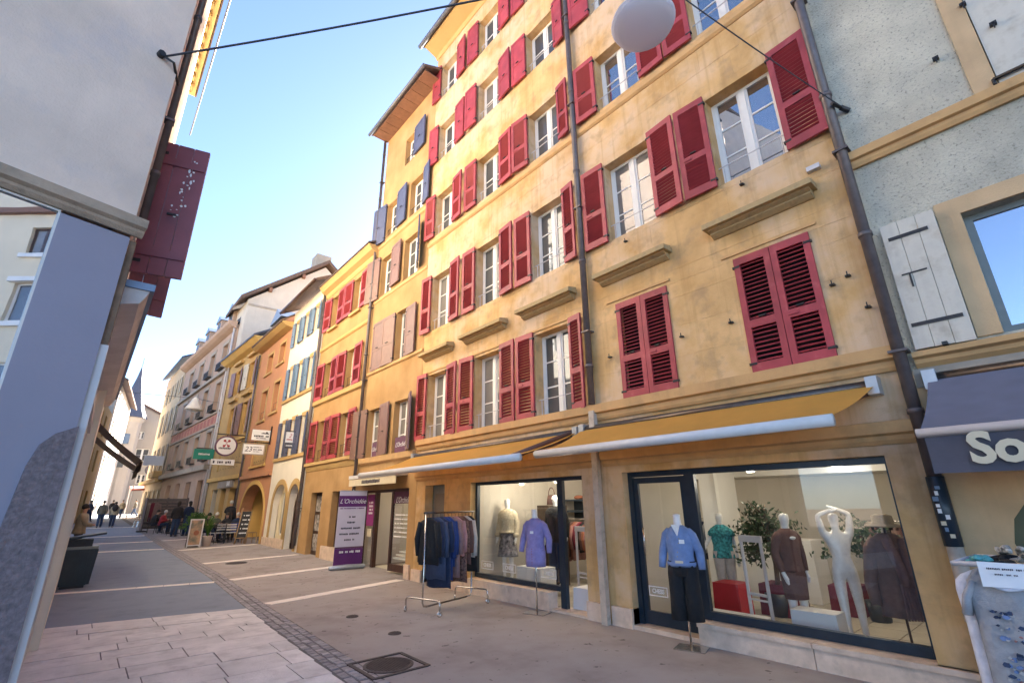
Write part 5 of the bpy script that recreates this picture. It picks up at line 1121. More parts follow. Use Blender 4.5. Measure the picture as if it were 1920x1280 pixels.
cloth('mauve_cloth', (.24, .15, .15)); cloth('pink_cloth', (.40, .22, .23)); cloth('brown_speckle', (.06, .03, .025), .7, 30., (.16, .09, .07)); cloth('ivory_cloth', (.52, .49, .46)); cloth('brown_dress', (.13, .065, .055)); cloth('fur_cream', (.55, .47, .33), .25, 40.)
cloth('zigzag', (.03, .028, .03), .5, 18., (.26, .24, .25)); cloth('teal_print', (.01, .10, .12), .6, 26., (.05, .32, .33)); cloth('coat_taupe', (.22, .14, .12)); cloth('beige_cloth', (.33, .28, .20)); cloth('jacket_dark', (.022, .02, .024)); cloth('jacket_olive', (.10, .095, .08)); cloth('jeans', (.03, .055, .12)); cloth('rust_cloth', (.30, .11, .06)); cloth('wine_cloth', (.16, .02, .035)); cloth('dusty_rose', (.35, .17, .15))
cloth('grey_marl', (.36, .36, .37)); cloth('white_cloth', (.70, .70, .76)); cloth('stripes', (.04, .04, .04), .3, 30., (.55, .53, .46)); cloth('teal_cloth', (.09, .33, .34)); cloth('royal_seat', (.01, .03, .28)); cloth('red_cloth', (.34, .03, .04))
d1 = pole_form(5.62, 5.98, R(-72), 'headless dress form in a lavender jacket and buttoned skirt', None)
J0 = joints(lel=(-.25, .03, 1.14), rel=(.25, .03, 1.14), lwr=(-.27, -.02, .92), rwr=(.27, -.02, .92))
o = jacket(J0, 'lavender', d1, .98, .98); q = MB(); q.ell([(0, 0, .99, .17, .125), (0, 0, 1.03, .165, .12), (0, 0, 1.05, .15, .11)], 20); q.build('belt', 'lavender', d1, True)
q = MB(); q.ell([(0, 0, 1.03, .155, .118), (0, 0, .95, .178, .135), (0, 0, .80, .185, .14), (0, 0, .70, .178, .135)], 24, .03, 6); sk = q.build('skirt', 'lavender', d1, True)
for k in range(7): q = MB(); q.sphere((0, -.137, .98 - k * .04), .008, .005, .008, 8, 5); q.build('button', 'rust_cloth', sk)
q = MB(); q.box(-.03, .035, -.132, -.13, 1.22, 1.26); q.build('price_tag', 'white_ink', d1)
d2 = pole_form(5.62, 3.42, R(-74), 'headless dress form in a pale blue cardigan and wide black trousers', None, .9)
J0 = joints(lel=(-.24, .02, 1.14), rel=(.24, .02, 1.14), lwr=(-.26, -.03, .93), rwr=(.26, -.03, .93))
o = jacket(J0, 'cardigan_blue', d2, 1.01, 1.02, name='cardigan'); q = MB()
for i in range(5): q.sphere((.03 - .012 * i, -.125 - .006 * (i % 2), 1.30 - .055 * i), .009, .006, .009, 8, 5)
q.build('buttons', 'beige_cloth', o)
q = MB(); q.poly(Frame((0, -.118, 0), (1, 0, 0), (0, -1, 0)), [(-.06, 1.475), (.06, 1.475), (.012, 1.33)], 0, .012); q.build('neckline', 'mannequin', d2)
q = MB()
for s in (-1, 1): q.tube([(s * .085, 0, 1.02), (s * .092, 0, .86), (s * .10, 0, .6), (s * .105, -.01, .32)], [.095, .108, .10, .105], 14, flat=1.)
q.ell([(0, 0, .84, .15, .12), (0, 0, .95, .178, .125), (0, 0, 1.06, .155, .115)], 18); q.build('trousers', 'black_cloth', d2, True)
q = MB(); q.box(-.05, .05, -.135, -.118, 1.0, 1.03); q.build('belt_buckle', 'cream_ink', d2); q = MB(); q.box(.03, .10, -.142, -.139, 1.24, 1.29); q.build('price_tag', 'white_ink', d2)
# shop window mannequins
m1 = mannequin('mannequin', 6.75, 8.0, .14, R(-70), 'white mannequin in a cream fur jacket and black and white zigzag skirt', joints(), .92)
o = jacket(joints(), 'fur_cream', m1, .98, 1.16, name='fur_jacket'); skirt(m1, .48, .98, .24, .15, 'zigzag')
for t in (-1, 1): q = MB(); q.sphere((t * .235, -.04, .92), .07, .07, .06); q.build('fur_cuff', 'fur_cream', o, True)
m2 = mannequin('mannequin', 6.9, 6.75, .14, R(-75), 'white headed mannequin in a black suit beside the lavender dress form', joints(), .95); jacket(joints(), 'black_cloth', m2, .80); trousers(joints(), 'navy_cloth', m2, 1.2)
m3 = mannequin('mannequin', 6.75, 2.62, .0, R(-28), 'white mannequin in a fitted long sleeved brown dress', joints(lwr=(-.21, -.06, .90), lhd=(-.2, -.09, .82), rwr=(.22, .0, .9), rhd=(.22, -.02, .82)), .86)
o = jacket(joints(lwr=(-.21, -.06, .90), rwr=(.22, .0, .9)), 'brown_dress', m3, .9, .98, name='dress'); q = MB(); q.ell([(0, 0, .98, .165, .12), (0, 0, .85, .185, .135), (0, 0, .55, .16, .13)], 20); q.build('skirt', 'brown_dress', o, True)
q = MB(); q.sphere((0, -.122, 1.34), .05, .02, .022); q.build('keyhole', 'mannequin', o, True)
m4 = mannequin('mannequin', 6.95, 2.12, .0, R(120), 'bare white mannequin seen from behind with both arms raised over its head', joints(lel=(-.19, .03, 1.66), lwr=(-.05, .05, 1.72), lhd=(-.0, .06, 1.74), rel=(.20, .03, 1.64), rwr=(.06, .05, 1.70), rhd=(.02, .07, 1.71), lkn=(-.10, -.02, .5), rkn=(.10, .06, .5), ran=(.12, .14, .09), rto=(.13, .02, .035)), .86, thin=False)
m5 = mannequin('mannequin', 7.9, 4.05, .0, R(-60), 'white mannequin in a teal printed blouse behind the shop door', joints(lel=(-.26, -.05, 1.16), lwr=(-.36, -.2, 1.0), lhd=(-.41, -.26, .96)), .84)
jacket(joints(), 'teal_print', m5, .88, 1.05, sleeves=False, name='blouse'); q = MB(); q.ell([(0, 0, 1.26, .25, .16), (0, 0, 1.33, .235, .15), (0, 0, 1.40, .17, .12)], 24, .06, 9); q.build('ruffle', 'teal_print', m5, True); trousers(joints(), 'ivory_cloth', m5)
# coat on a stand by the right edge of the window
cs = empty('coat_stand', (6.6, 1.55, .0), 'taupe coat, fringed scarf and hat on a stand by the shop window', 'coat stand', None, R(-50), local=True)
q = MB(); q.tube([(0, 0, .05), (0, 0, 1.3)], .012, 8)
for a in range(3): q.tube([(0, 0, .1), (.25 * math.cos(a * 2.1), .25 * math.sin(a * 2.1), .02)], .011, 6)
q.build('stand', 'steel_dark', cs, True)
Jc = joints(lel=(-.24, .02, 1.0), lwr=(-.25, -.02, .78), rel=(.24, .02, 1.0), rwr=(.25, -.02, .78)); Jc = {k: ((v[0][0], v[0][1], v[0][2] - .22), v[1]) for k, v in Jc.items()}
jacket(Jc, 'coat_taupe', cs, .68, 1.1, name='coat'); q = MB()
for k in range(9): q.tube([(-.05 + .025 * k, -.16, .78), (-.06 + .027 * k, -.17, .45)], .012, 6)
q.tube([(-.08, -.13, 1.2), (-.02, -.17, .9), (.0, -.165, .76)], .05, 8); q.tube([(.08, -.13, 1.2), (.06, -.17, .9), (.06, -.165, .76)], .05, 8); q.build('scarf', 'mauve_cloth', cs, True)
q = MB(); q.lathe([(.18, 1.31), (.17, 1.33), (.10, 1.34), (.095, 1.42), (.05, 1.44), (.005, 1.44)], (0, 0, 0), 20); q.build('hat', 'beige_cloth', cs, True)
# plinths, boxes, gates, shelves
def boxthing(name, x0, x1, y0, y1, z0, z1, mat, label, cat):
    q = MB(); b = .012; q.hexa([(x0, y0, z0), (x1, y0, z0), (x1, y1, z0), (x0, y1, z0), (x0 + b, y0 + b, z1), (x1 - b, y0 + b, z1), (x1 - b, y1 - b, z1), (x0 + b, y1 - b, z1)])
    return tag(q.build(name, mat), label, cat)
boxthing('display_plinth', 6.35, 6.65, 2.10, 2.58, .013, .42, 'white_box', 'white display plinth in front of the bare mannequin', 'plinth')
boxthing('display_plinth', 6.3, 6.7, 6.6, 7.25, .012, .50, 'white_box', 'white display plinth behind the left shop window pane', 'plinth')
boxthing('display_plinth', 6.15, 6.5, 5.3, 5.72, .012, .33, 'white_box', 'low white plinth in the open shop doorway', 'plinth')
boxthing('display_platform', 6.3, 6.9, 3.0, 3.9, .013, .2, 'white_box', 'low white platform behind the shop door', 'plinth')
boxthing('red_cube', 7.3, 7.7, 3.6, 4.0, .013, .46, 'red_box', 'bright red cube stool near the shop door', 'stool'); boxthing('red_cube', 7.9, 8.4, 3.1, 3.6, .013, .42, 'wine_cloth', 'dark red cube stool behind the security gate', 'stool')
boxthing('red_cube', 8.6, 9.1, 2.5, 2.9, .013, .40, 'wine_cloth', 'dark red cube stool behind the brown dress', 'stool')
boxthing('counter', 9.2, 9.8, 3.2, 4.5, .013, .95, 'white_box', 'white shop counter at the back of the right hand shop', 'counter')
def gate(x, y, rz, label, h=1.12):
    r = empty('security_gate', (x, y, .01), label, 'security gate', None, rz, local=True); q = MB()
    for s in (-1, 1): q.tube([(s * .15, 0, 0), (s * .15, 0, h)], .022, 8)
    q.box(-.17, .17, -.02, .02, h - .06, h + .02); q.box(-.15, .15, -.012, .012, .42, .45); q.box(-.15, .15, -.012, .012, .36, .38); q.build('frame', 'white_trim', r); q = MB(); q.box(-.05, .05, -.022, -.02, h - .05, h); q.build('indicator', 'dark_ink', r); return r
gate(6.85, 3.12, R(75), 'pale anti theft gate behind the right hand shop window'); gate(6.75, 6.0, R(80), 'pale anti theft gate inside the open left hand doorway', 1.16)
def garment(parent, x, y, z, rz, mat, w=.2, d=.055, l=.8, sl=.55, flare=1.15, name='garment', local=False, tag_=None):
    """a garment on its hanger; local axes: width along x"""
    if tag_: r = empty(name, (x, y, z), tag_[0], tag_[1], tag_[2], rz, local=True)
    else: r = None
    q = MB(); c, s_ = math.cos(rz), math.sin(rz)
    def T(p): return p if r else (x + p[0] * c - p[1] * s_, y + p[0] * s_ + p[1] * c, z + p[2])
    n = 16; rings = []
    for i, (t, rx, ry) in enumerate(((-.03, .045, .03), (-.06, .10, .04), (-.10, w * .92, d * .9), (-.16, w, d), (-.35, w * .95, d * 1.1), (-l * .7, w * (1 + flare) / 2, d * 1.15), (-l, w * flare, d * 1.1))):
        fa = .10 * i / 6; rings.append([T((rx * (1 + fa * math.cos(5 * a + x * 9)) * math.cos(a), ry * (1 + fa * 2.5 * math.cos(5 * a + x * 9)) * math.sin(a), t + .02 * i / 6 * math.cos(3 * a))) for a in (2 * math.pi * j / n for j in range(n))])
    q.loft(rings)
    if sl:
        for g in (-1, 1): q.tube([T((g * w * .85, 0, -.11)), T((g * (w + .035), .01, -.11 - sl * .5)), T((g * (w + .02), -.012, -.11 - sl))], [.052, .05, .042], 10, flat=1.)
    hk = MB(); hk.tube([T((0, 0, -.04)), T((0, 0, .0)), T((0, .012, .025)), T((0, 0, .04))], .004, 5)
    if r: q.build('cloth', mat, r, True); hk.build('hanger', 'iron', r, True); return r
    o = q.build(name, mat, parent, True); return o
# clothes rack on the pavement
RA, RB_ = Vector((4.28, 7.12, 0)), Vector((5.42, 7.42, 0)); rdir = (RB_ - RA).normalized(); rpr = Vector((-rdir.y, rdir.x, 0)); rl = (RB_ - RA).length
rk = empty('clothes_rack', tuple((RA + RB_) / 2), 'rolling chrome clothes rack full of hanging clothes on the pavement', 'clothes rack')
q = MB(); up = Vector((0, 0, 1))
for P in (RA, RB_):
    q = MB(); s = 1 if P is RA else -1
    q.tube([P + up * 1.46, P + up * .16, P + up * .11 + rdir * .03 * s, P + up * .1 + rdir * .1 * s], .014, 8)
    q.build('upright', 'chrome', rk, True); q = MB(); q.tube([P - rpr * .36 + up * .07, P - rpr * .36 + up * .18, P - rpr * .33 + up * .215, P + rpr * .33 + up * .215, P + rpr * .36 + up * .18, P + rpr * .36 + up * .07], .014, 8); q.build('end_frame', 'chrome', rk, True)
q = MB(); q.tube([RA + up * .1 + rdir * .08, RB_ + up * .1 - rdir * .08], .013, 8); q.build('bottom_rail', 'steel_dark', rk, True)
q = MB(); q.tube([RA + up * 1.46 - rdir * .05, RB_ + up * 1.46 + rdir * .05], .015, 8); q.build('top_rail', 'steel_dark', rk, True)
wm = MB(); wm.lathe([(.038, -.012), (.042, 0), (.038, .012), (.012, .013), (.012, -.013)], (0, 0, 0), 16); wme = wm.mesh('wheel', 'chrome', smooth=True)
for P in (RA, RB_):
    for s in (-1, 1): inst('castor', wme, rk, P + rpr * (.36 * s) + up * .045, rot=(R(90), 0, math.atan2(rdir.y, rdir.x) + .4 * s))
gl = [('black_cloth', .72, .5, 'black coat at the left end of the pavement rack'), ('navy_cloth', .70, .5, 'navy jacket beside the black coat on the pavement rack'), ('denim', .95, .52, 'long dark denim blue coat on the pavement rack'), ('navy_cloth', 1.08, .45, 'longest navy coat on the pavement rack'), ('royal_cloth', .98, .55, 'royal blue dress on the pavement rack'), ('royal_cloth', .78, .5, 'shorter royal blue top on the pavement rack'),
      ('mauve_cloth', .95, .5, 'mauve dress in the middle of the pavement rack'), ('pink_cloth', .64, .48, 'pale pink blouse on the pavement rack'), ('brown_speckle', 1.05, .5, 'long brown patterned dress on the pavement rack'), ('brown_dress', .78, .5, 'plum brown top on the pavement rack'), ('ivory_cloth', .68, .56, 'ivory knit jumper on the pavement rack'), ('black_cloth', .92, .0, 'black draped top at the right end of the pavement rack')]
for i, (m, l, s_, lb) in enumerate(gl):
    P = RA + rdir * (rl * (i + .8) / (len(gl) + .9)); garment(None, P.x, P.y, 1.42, math.atan2(rpr.y, rpr.x) + rnd.uniform(-.12, .12), m, .185 + .02 * (i % 3 == 0), .034, l, s_, 1.1, tag_=(lb, 'garment', 'garments on the pavement rack'))
# racks and shelves inside
def inrack(x, y0, y1, mats, label, z=1.25):
    r = empty('shop_rail', (x, (y0 + y1) / 2, .012), label, 'clothes rail'); q = MB(); q.tube([(x, y0, .02), (x, y0, z), (x, y1, z), (x, y1, .02)], .014, 8); q.build('rail', 'chrome', r, True)
    k = int(abs(y1 - y0) / .085)
    for i in range(k):
        g = garment(r, x, y0 + (y1 - y0) * (i + .7) / (k + .6), z - .03, rnd.uniform(-.15, .15), mats[i % len(mats)], .19, .028, rnd.uniform(.55, .85), .45, 1.05)
inrack(8.3, 6.9, 8.1, ['wine_cloth', 'dusty_rose', 'rust_cloth', 'brown_dress', 'black_cloth'], 'indoor rail of wine red and rust coloured clothes behind the left doorway')
inrack(9.6, 6.6, 8.1, ['rust_cloth', 'dusty_rose', 'black_cloth', 'wine_cloth'], 'back rail of rust and pink clothes in the left shop')
inrack(10.0, 1.3, 2.6, ['grey_marl', 'brown_dress', 'coat_taupe', 'black_cloth'], 'indoor rail of grey and brown clothes behind the bare mannequin')
inrack(9.9, 4.7, 6., ['navy_cloth', 'black_cloth', 'denim', 'grey_marl'], 'indoor rail of dark clothes at the back between the two shop parts')
r = empty('wall_shelf', (10.5, 7.3, 1.35), 'dark wall shelf with folded knitwear and a black bag in the left shop', 'shelf')
q = MB(); q.box(8.6, 9.1, 7.0, 8.25, 1.38, 1.42); q.box(8.6, 9.1, 7.0, 8.25, 1.62, 1.66); q.box(9.06, 9.1, 7.0, 8.25, 1.2, 1.66); q.build('board', 'dark_frame', r)
for i, (y, m) in enumerate(((7.2, 'beige_cloth'), (7.5, 'fur_cream'), (7.8, 'rust_cloth'))): q = MB(); q.sphere((8.75, y, 1.70), .1, .13, .05); tag(q.build('folded_knitwear', m, None, True), ('folded beige jumper at the near end of the shop shelf', 'folded cream jumper in the middle of the shop shelf', 'folded rust jumper at the far end of the shop shelf')[i], 'jumper')
def bag(x, y, z, label, mat):
    r = empty('handbag', (x, y, z), label, 'handbag'); q = MB(); q.ell([(x, y, z, .05, .14), (x, y, z + .12, .045, .13), (x, y, z + .2, .03, .10)], 14); q.build('body', mat, r, True); q = MB(); q.tube([(x, y + .09 * math.cos(a), z + .19 + .16 * math.sin(a)) for a in (math.pi * i / 10 for i in range(11))], .009, 6); q.build('handle', mat, r, True)
bag(8.75, 7.75 - .5, 1.76, 'black handbag with a hooped handle on the shop shelf', 'black_cloth'); bag(7.6, 7.55, 1.55, 'brown handbag hanging behind the lavender dress form', 'brown_dress')
q = MB(); q.box(7.5, 7.8, 7.3, 7.9, .02, 1.54); tag(q.build('display_cabinet', 'steel_dark'), 'dark display cabinet behind the lavender dress form', 'cabinet')
r = empty('display_table', (8.2, 5.5, 0), 'shelf unit with folded clothes in the passage behind the shop door', 'shelf')
q = MB()
for z in (.4, .75, 1.1, 1.45): q.box(7.0, 7.5, 4.75, 5.3, z, z + .03)
q.box(7., 7.5, 5.27, 5.3, .02, 1.5); q.build('board', 'dark_frame', r)
for z, m in ((.45, 'grey_marl'), (.8, 'dusty_rose'), (1.15, 'black_cloth')): q = MB(); q.sphere((7.2, 5.0, z + .06), .17, .2, .08); q.build('folded_stack', m, r, True)
q = MB(); q.box(9.9, 10.3, 1.2, 1.5, .013, 2.0); tag(q.build('dark_mirror', 'pane_dark'), 'tall dark mirror at the back right of the shop', 'mirror')
# indoor tree
tr = empty('indoor_tree', (8.0, 3.35, .013), 'bushy dark green indoor tree in a black pot behind the shop window', 'indoor plant')
q = MB(); q.lathe([(.15, 0), (.19, .3), (.17, .3), (.16, .25), (.005, .25)], (8., 3.35, .013), 18); q.build('pot', 'dark_frame', tr, True)
q = MB(); q.tube([(8., 3.35, .25), (8.02, 3.33, .7), (7.98, 3.36, 1.1), (8., 3.35, 1.5)], [.04, .035, .03, .015], 8)
for k in range(10): a = k * 2.4; q.tube([(8., 3.35, .8 + .06 * k), (8. + .3 * math.cos(a), 3.35 + .3 * math.sin(a), 1.05 + .06 * k)], [.015, .006], 6)
q.build('trunk', 'bark', tr, True)
def leafcloud(q, c, rad, n, size, r_, clumps=26):
    cl = []
    for i in range(clumps):
        d = Vector((r_.gauss(0, 1), r_.gauss(0, 1), r_.gauss(0, 1))).normalized() * r_.uniform(.35, 1.); cl.append(Vector(c) + Vector((d.x * rad[0], d.y * rad[1], d.z * rad[2])))
    for i in range(n):
        p = r_.choice(cl) + Vector((r_.gauss(0, .085), r_.gauss(0, .085), r_.gauss(0, .07))); d = Vector((r_.gauss(0, 1), r_.gauss(0, 1), r_.gauss(-.5, .7))).normalized(); e = d.orthogonal().normalized() * size * r_.uniform(.25, .4); l = size * r_.uniform(.7, 1.3)
        q.face([p, p + d * l * .5 + e, p + d * l, p + d * l * .5 - e])
q = MB(); leafcloud(q, (8., 3.35, 1.12), (.40, .42, .42), 1500, .075, random.Random(3)); q.build('crown', 'leaf_dark', tr)
tr = empty('potted_plant', (8.6, 2.3, .013), 'smaller leafy indoor plant behind the brown dress mannequin', 'indoor plant')
q = MB(); q.lathe([(.12, 0), (.15, .25), (.13, .25), (.005, .22)], (8.6, 2.3, .013), 16); q.build('pot', 'dark_frame', tr, True); q = MB(); q.tube([(8.6, 2.3, .2), (8.6, 2.32, 1.1)], .02, 6); q.build('stem', 'bark', tr, True); q = MB(); leafcloud(q, (8.6, 2.35, 1.0), (.32, .45, .33), 420, .08, random.Random(5), 14); q.build('foliage', 'leaf_dark', tr)
# lit ceiling lamps
for i, (x, y) in enumerate(((6.7, 2.9), (6.7, 1.9), (7.6, 2.5), (8.6, 1.7), (8.4, 3.4), (9.4, 2.6), (6.8, 7.6), (6.8, 6.6), (7.8, 7.2), (8.6, 6.2), (7.6, 5.4))):
    wh = i in (2, 3, 4); r = empty('ceiling_lamp', (x, y, 2.4), ('lit ceiling lamp nearest the right window, left one', 'lit ceiling lamp nearest the right window, right one', 'wide lit lamp in the middle of the right shop', 'wide lit lamp farther right in the right shop', 'wide lit lamp above the indoor tree', 'small lit lamp at the back of the right shop', 'lit lamp nearest the fur jacket mannequin', 'lit lamp above the lavender dress form', 'lit lamp in the middle of the left shop', 'lit lamp at the back of the left shop', 'lit lamp over the passage between the shops')[i], 'lamp')
    z = 1.95 if i in (0, 1, 6, 7) else 2.1
    q = MB(); q.tube([(x, y, 2.45), (x, y, z + .06)], .008, 6); q.build('stem', 'iron', r); a = .12 if wh else .05
    q = MB(); q.lathe([(.03, .06), (a, .015), (a, .005)], (x, y, z), 16); q.build('shade', 'white_paint', r, True); q = MB(); q.lathe([(.001, .004), (a * .9, .004), (a * .9, 0), (.001, 0)], (x, y, z), 16); q.build('bulb', 'lamp_glow', r)
    ld = bpy.data.lights.new('lamp_light', 'POINT'); ld.energy = (1.0 if wh else .6) if i < 6 else (2.0 if i < 10 else 1.2); ld.color = (1, .89, .74); ld.shadow_soft_size = .06; lo = bpy.data.objects.new('lamp_light', ld); COL.objects.link(lo); lo.parent = r; lo.location = Vector((x, y, z - .1)) - OFF[r]
ld = bpy.data.lights.new('lamp_light', 'POINT'); ld.energy = 2.5; ld.color = (1, .86, .66); ld.shadow_soft_size = .08
r = empty('salon_lamp', (7.6, 12, 1.75), 'warm cluster lamp hanging inside the salon', 'lamp'); q = MB()
for dx, dy, dz in ((0, 0, 0), (.12, .05, -.15), (-.08, .1, -.08), (.02, -.12, -.22)): q.sphere((7.6 + dx, 12 + dy, 1.7 + dz), .05, .05, .05, 10, 6)
q.build('bulbs', 'lamp_glow', r, True); q = MB(); q.tube([(7.6, 12, 2.4), (7.6, 12, 1.7)], .008, 6); q.build('cord', 'iron', r); lo = bpy.data.objects.new('lamp_light', ld); COL.objects.link(lo); lo.parent = r; lo.location = (0, 0, .25)
boxthing('salon_counter', 7.3, 7.7, 11.0, 12.3, .03, .85, 'white_box', 'white reception counter inside the salon', 'counter')
q = MB(); leafcloud(q, (7.45, 11.9, 1.0), (.12, .2, .14), 160, .09, random.Random(9), 8); q.lathe([(.08, .86), (.1, .95), (.005, .95)], (7.45, 11.9, 0), 12); tag(q.build('salon_plant', cloth('lime', (.18, .26, .02))), 'lime green plant on the salon counter', 'plant')
# roll-up banner
rb = empty('roll_up_banner', (5.5, 12.95, gz(12.95)), 'purple and white roll-up banner with script title standing by the salon', 'banner'); g0 = gz(12.95)
FB = Frame((5.15, 13.0, g0), (.985, -.12, 0), (-.12, -.985, 0)); bw = .73
q = MB(); q.fbox(FB, 0, bw, .09, 1.92, -.004, .004); bn = q.build('panel', 'banner_white', rb)
for a, b, m in ((.09, .50, 'purple'), (.50, .54, 'plum'), (1.52, 1.80, 'purple'), (1.80, 1.92, 'banner_white')): q = MB(); q.fbox(FB, .001, bw - .001, a + .001, b, .004, .006); q.build('print', m, bn)
text("L'Orchidée", .16, FB, bw / 2, 1.655, .008, 'white_ink', bn, shear=.4, sx=.95)
strokes(FB, .05, .68, 1.48, .03, .005, 'purple', bn, seed=1)
for k, (w, z) in enumerate(((.2, 1.27), (.2, 1.13), (.5, .99), (.56, .85), (.28, .71))): strokes(FB, bw / 2 - w / 2, bw / 2 + w / 2, z, .05, .005, 'dark_ink', bn, seed=k + 40)
strokes(FB, .08, .66, .42, .055, .007, 'white_ink', bn, seed=2)
q = MB(); q.tube([FB(-.10, .05, 0), FB(-.06, .055, 0), FB(bw / 2, .065, 0), FB(bw + .06, .055, 0), FB(bw + .10, .05, 0)], [.03, .055, .062, .055, .03], 12); q.build('base', 'aluminium', rb, True)
q = MB(); q.fbox(FB, -.005, bw + .005, 1.91, 1.935, -.012, .012); q.build('top_bar', 'aluminium', rb); q = MB(); q.tube([FB(bw / 2, .05, -.03), FB(bw / 2, 1.96, -.03)], .012, 6); q.build('pole', 'aluminium', rb)
# litter bin
bn = empty('litter_bin', (.19, 14.3, gz(14.3)), 'dark slatted litter bin with a sloping lid against the left wall', 'litter bin'); g0 = gz(14.3)
def bp(x, y, z): return (x - .02 * 0, y, z + g0)
q = MB(); q.hexa([bp(-.02, 14.1, .05), bp(.40, 14.1, .05), bp(.40, 14.55, .05), bp(-.02, 14.55, .05), bp(-.05, 14.08, .74), bp(.46, 14.08, .74), bp(.46, 14.57, .74), bp(-.05, 14.57, .74)]); q.build('body', 'bin_paint', bn)
for k in range(7): q = MB(); x = -.04 + k * .071; q.hexa([bp(x + .01, 14.085, .06), bp(x + .066, 14.085, .06), bp(x + .066, 14.1, .06), bp(x + .01, 14.1, .06), bp(x * 1.08, 14.062, .73), bp(x * 1.08 + .066, 14.062, .73), bp(x * 1.08 + .066, 14.08, .73), bp(x * 1.08, 14.08, .73)]); q.build('slat', 'bin_paint', bn)
q = MB(); q.box(-.06, .47, 14.06, 14.6, g0 + .74, g0 + .79); q.build('rim', 'grey_frame', bn)
q = MB(); q.box(-.06, .36, 14.12, 14.55, g0 + .79, g0 + .93); q.build('throat', 'iron', bn); q = MB(); q.hexa([bp(-.08, 14.02, .93), bp(.55, 14.02, 1.02), bp(.55, 14.6, 1.02), bp(-.08, 14.6, .93), bp(-.08, 14.02, .97), bp(.55, 14.02, 1.06), bp(.55, 14.6, 1.06), bp(-.08, 14.6, .97)]); q.build('lid', 'bin_paint', bn)
q = MB(); q.box(.0, .38, 14.12, 14.5, g0, g0 + .05); q.build('foot', 'iron', bn)
# clothes stand at the right edge
ts = empty('clothes_stand', (4.6, .35, 0), 'white railed clothes stand with a grey printed T-shirt at the bottom right corner', 'clothes rack'); q = MB()
q.tube([(4.35, .70, 1.2), (4.95, .66, 1.2)], .014, 8); q.tube([(4.35, .70, 1.2), (4.42, -.05, 1.2)], .016, 8); q.tube([(4.95, .66, 1.2), (5.0, -.05, 1.2)], .014, 8); q.build('top_rail', 'white_trim', ts, True)
q = MB(); q.tube([(4.35, .44, .02), (4.40, .44, .95)], .017, 8); q.tube([(4.98, .3, .02), (4.98, .3, 1.2)], .014, 8); q.build('post', 'steel_dark', ts, True); q = MB(); q.tube([(4.40, .44, .94), (4.385, .45, 1.2)], .013, 8); q.build('upper_post', 'chrome', ts, True)
q = MB(); q.tube([(4.2, .44, .03), (5.1, .44, .03)], .016, 8); q.build('foot', 'steel_dark', ts, True)
FTS = Frame((4.40, .47, 0), (.06, 1, 0), (-1, .06, 0)); tsh = empty('t_shirt', (4.40, .47, 1.14), 'light grey T-shirt with a blue and orange print hanging on the clothes stand', 't-shirt')
q = MB(); n = 14; rings = []
for t, w, d in ((1.17, .085, .02), (1.145, .15, .026), (1.10, .195, .03), (1.0, .205, .035), (.85, .20, .04), (.6, .205, .042), (.35, .215, .04), (.2, .22, .036)): rings.append([FTS(w * math.cos(a), t + .02 * (abs(math.cos(a)) > .8) * (t > 1.1), d * math.sin(a) * (1 + .35 * math.cos(6 * a + t * 3))) for a in (2 * math.pi * j / 20 for j in range(20))])
q.loft(rings, cap=False); q.tube([FTS(.16, 1.10, 0), FTS(.215, 1.0, .0), FTS(.235, .90, 0)], [.045, .055, .06], 10, flat=.45); q.tube([FTS(-.16, 1.10, 0), FTS(-.215, 1.0, .0), FTS(-.235, .90, 0)], [.045, .055, .06], 10, flat=.45); sh_ = q.build('cloth', 'grey_marl', tsh, True)
q = MB(); q.tube([FTS(.10 * math.cos(a), 1.13 - .06 * math.sin(a), .05 * math.sin(a) + .02) for a in (math.pi * i / 12 for i in range(13))], .011, 6); q.build('collar', 'white_cloth', tsh, True)
r_ = random.Random(12)
for m_ in ('denim', 'navy_cloth', 'cardigan_blue', 'dusty_rose', 'ivory_cloth'):
    q = MB()
    for k in range(26 if m_ != 'dusty_rose' else 14):
        u, v = r_.uniform(-.12, .12), r_.choice([.92, .86, .80, .70, .64, .58]) + r_.uniform(-.018, .018); a = r_.uniform(.005, .016)
        q.poly(FTS, [(u + a * r_.uniform(.5, 1.2) * math.cos(b) * 1.3, v + a * r_.uniform(.5, 1.) * math.sin(b)) for b in (2 * math.pi * j / 6 for j in range(6))], .03, .0465 + .0003 * k)
    tag(q.build('print', m_, sh_), kind='stuff')
garment(None, 4.50, .60, 1.18, R(96), 'white_cloth', .15, .03, 1.05, 0, 1.0, tag_=('white shirt hanging behind the grey T-shirt on the clothes stand', 'shirt', None))
garment(None, 4.62, .58, 1.18, R(95), 'navy_cloth', .13, .03, .45, 0, 1.0, tag_=('navy top hanging behind the white shirt on the clothes stand', 'shirt', None))
q = MB(); q.hexa([(4.31, .58, 1.08), (4.33, .30, 1.085), (4.335, .30, 1.085), (4.315, .58, 1.08), (4.33, .58, 1.22), (4.35, .32, 1.215), (4.355, .32, 1.215), (4.335, .58, 1.22)]); o = tag(q.build('price_sheet', 'white_ink'), 'white handwritten price sheet clipped on the clothes stand rail', 'price sheet')
FP = Frame((4.327, .45, 0), (.07, -1, 0), (-1, -.07, .12)); strokes(Frame((4.315, .45, 0), (.07, -1, 0), (-1, -.07, 0)), -.09, .10, 1.185, .012, 0.003, 'dark_ink', o, seed=60); strokes(Frame((4.310, .45, 0), (.07, -1, 0), (-1, -.07, 0)), -.06, .04, 1.155, .011, 0.003, 'dark_ink', o, seed=61)
